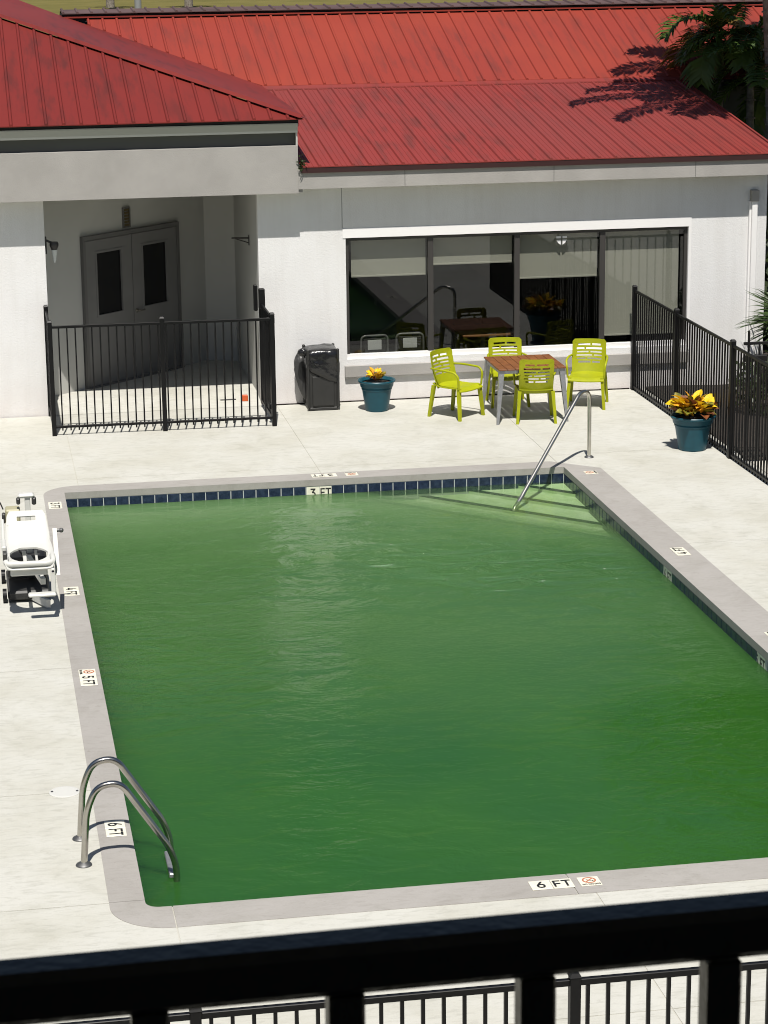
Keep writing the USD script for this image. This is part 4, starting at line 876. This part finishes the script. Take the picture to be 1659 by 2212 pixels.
# fan palm
def fan_leaf(R, n=26, L=.62):
    V, F = [], []
    for i in range(n):
        th = -2.1 + 4.2 * i / (n - 1); ll = L * (1 - .25 * abs(th) / 2.1) * R.uniform(.9, 1.08)
        dv_ = np.array([math.cos(th), math.sin(th), .10 * R.uniform(-1, 1)]); sd = np.array([-math.sin(th), math.cos(th), 0]) * .014; upn = np.array([0, 0, .012])
        m1, m2 = dv_ * ll * .4, dv_ * ll * .75 + [0, 0, -.02]; tip = dv_ * ll + [0, 0, -.07 * R.uniform(.3, 1.4)]
        b0 = len(V); V += [(0, 0, 0), m1 - sd, m1 + upn, m1 + sd, m2 - sd * .8, m2 + upn * .6, m2 + sd * .8, tip]
        F += [(b0, b0 + 1, b0 + 2), (b0, b0 + 2, b0 + 3), (b0 + 1, b0 + 4, b0 + 5), (b0 + 1, b0 + 5, b0 + 2), (b0 + 2, b0 + 5, b0 + 6), (b0 + 2, b0 + 6, b0 + 3), (b0 + 4, b0 + 7, b0 + 5), (b0 + 5, b0 + 7, b0 + 6)]
    return trimesh.Trimesh(np.array(V), np.array(F), process=False)
fp = thing('fan_palm', 'spiky dark fan palm in front of the white wall at the right edge', 'palm tree', (10.30, 15.85, 0))
R = np.random.RandomState(31)
obj('trunk', tube([(0, 0, 0), (0, 0, .4), (.02, 0, .98)], [.10, .09, .07], 10), 'bark', fp, smooth=True)
for i, (az, el) in enumerate([(math.pi, .42), (math.pi - .7, .75), (math.pi + .7, .5), (math.pi, -.05), (math.pi - .5, .15), (2.2, .9), (.4, .5), (-.6, .4), (-1.3, .6), (1.3, .5), (math.pi + .3, 1.1)]):
    st = R.uniform(.14, .30); dv_ = np.array([math.cos(az) * math.cos(el), math.sin(az) * math.cos(el), math.sin(el)]); base = np.array([.02, 0, .98])
    lm = fan_leaf(R); ex = dv_ + np.array([0, 0, -.25]); ex /= np.linalg.norm(ex); ey = np.cross([0, 0, 1.0], ex); ey /= np.linalg.norm(ey)
    lm.apply_transform(frame(base + dv_ * st, ex, ey))
    obj('fan_leaf', [lm, tube([base, base + dv_ * st * .5 + [0, 0, .02], base + dv_ * st], .008, 5)], 'fan_leaf', fp)
def shrub(label, x, y, sx, sy, hh, seed, n=900, ls=.09):
    t = thing('shrub', label, 'shrub', (x, y, 0), 0, 'dark shrubs behind the right fence'); R = np.random.RandomState(seed)
    obj('stem', [tube([(0, 0, 0), (R.uniform(-.1, .1), R.uniform(-.1, .1), hh * .4), (R.uniform(-.5, .5) * sx, R.uniform(-.5, .5) * sy, hh * .85)], [.02, .014, .006], 5) for _ in range(7)], 'bark', t)
    V, F = [], []
    for i in range(n):
        d_ = R.normal(size=3); d_ /= np.linalg.norm(d_); rr_ = R.uniform(.45, 1) ** .6 * (1 + .25 * math.sin(5 * d_[0] + 3 * d_[1] + seed))
        c_ = np.array([d_[0] * sx * rr_, d_[1] * sy * rr_, hh * .52 + d_[2] * hh * .5 * rr_]); c_[2] = max(c_[2], .04)
        u_ = R.normal(size=3); u_ /= np.linalg.norm(u_); w_ = np.cross(u_, R.normal(size=3)); w_ /= np.linalg.norm(w_); l_ = ls * R.uniform(.6, 1.4)
        b0 = len(V); V += [c_, c_ + u_ * l_ * .5 + w_ * l_ * .25, c_ + u_ * l_, c_ + u_ * l_ * .5 - w_ * l_ * .25]; F += [(b0, b0 + 1, b0 + 2), (b0, b0 + 2, b0 + 3)]
    obj('foliage', trimesh.Trimesh(np.array(V), np.array(F), process=False), 'shrub_leaf', t)
shrub('low dark shrub between the fan palm and the fence', 9.6, 14.6, .55, .5, .75, 41)
shrub('dark rounded shrub under the palms at the building corner', 11.0, 16.6, .75, .7, 2.3, 42, 1800, .12)
shrub('dark shrub beyond the cross fence at the right edge', 10.6, 13.4, .7, .6, .9, 43, 1300)
shrub('tall dark shrub between the palm trunks beside the roof end', 11.3, 19.2, 1.0, .8, 2.4, 44, 2000, .13)
shrub('tall dark shrub against the shaded main wall', 12.6, 19.6, 1.0, .9, 2.8, 45, 2200, .13)

# far things on the lawn
palm('far palm whose pale trunk foot stands on the lawn, left of the pole', 9.4, 149, 7.5, 51, 10, 2.4, (0, 0), .26, .8, 1, grp='far palms on the lawn')
palm('far palm whose trunk foot stands on the lawn, right of the pole', 14.6, 148, 7.5, 52, 10, 2.4, (0, 0), .26, .8, 1, grp='far palms on the lawn')
pt_ = thing('sign_pole', 'grey metal pole rising from the lawn behind the roof', 'pole', (5.75, 75.0, 0))
obj('post', cyl((0, 0, -.2), (0, 0, 8.5), .13, 16), 'pole_metal', pt_, smooth=40); obj('base', rbx(-.28, .28, -.28, .28, -.16, .12, .02), 'concrete_slab', pt_)

# tall trees beyond the building, seen as the dark reflection in the pool
def tree(label, x, y, z0, z1, rx, seed, n=4200):
    R = np.random.RandomState(seed); t = thing('broadleaf_tree', label, 'tree', (x, y, 0), 0, 'tall trees beyond the building')
    hh = z1 * .85; mid = (z0 + z1) / 2
    obj('trunk', tube([(0, 0, -.2), (.1, .05, hh * .3), (-.1, .1, hh * .6), (.05, 0, hh)], [.32, .26, .18, .06], 12), 'bark', t, smooth=True)
    for k in range(9):
        a_ = k * 2.4; zz = z0 + (z1 - z0) * R.uniform(.0, .6); e_ = np.array([math.cos(a_) * rx * .75, math.sin(a_) * rx * .75, zz + 1.2])
        obj('limb', tube([(0, 0, max(zz - 1.2, 1.5)), e_ * [.5, .5, 1] - [0, 0, .7], e_], [.10, .06, .02], 6), 'bark', t)
    V, F = [], []
    cl = [(R.normal(size=3) * [rx * .5, rx * .5, (z1 - z0) * .24] + [0, 0, mid], R.uniform(.6, 1.2)) for _ in range(34)]
    for i in range(n):
        c0_, rr_ = cl[R.randint(len(cl))]; d_ = R.normal(size=3); d_ /= np.linalg.norm(d_)
        c_ = c0_ + d_ * rr_ * R.uniform(.4, 1) ** .5; c_[2] = max(c_[2], z0)
        u_ = R.normal(size=3); u_ /= np.linalg.norm(u_); w_ = np.cross(u_, R.normal(size=3)); w_ /= np.linalg.norm(w_); l_ = R.uniform(.25, .5)
        b0 = len(V); V += [c_, c_ + u_ * l_ * .5 + w_ * l_ * .3, c_ + u_ * l_, c_ + u_ * l_ * .5 - w_ * l_ * .3]; F += [(b0, b0 + 1, b0 + 2), (b0, b0 + 2, b0 + 3)]
    obj('crown', trimesh.Trimesh(np.array(V), np.array(F), process=False), 'shrub_leaf', t)
tree('tall broadleaf tree beyond the right end of the roof, above the picture', 17.0, 33.0, 6.8, 15.0, 3.4, 61)
tree('second tall broadleaf tree further right beyond the roof, above the picture', 23.0, 35.0, 6.8, 16.0, 3.6, 62)
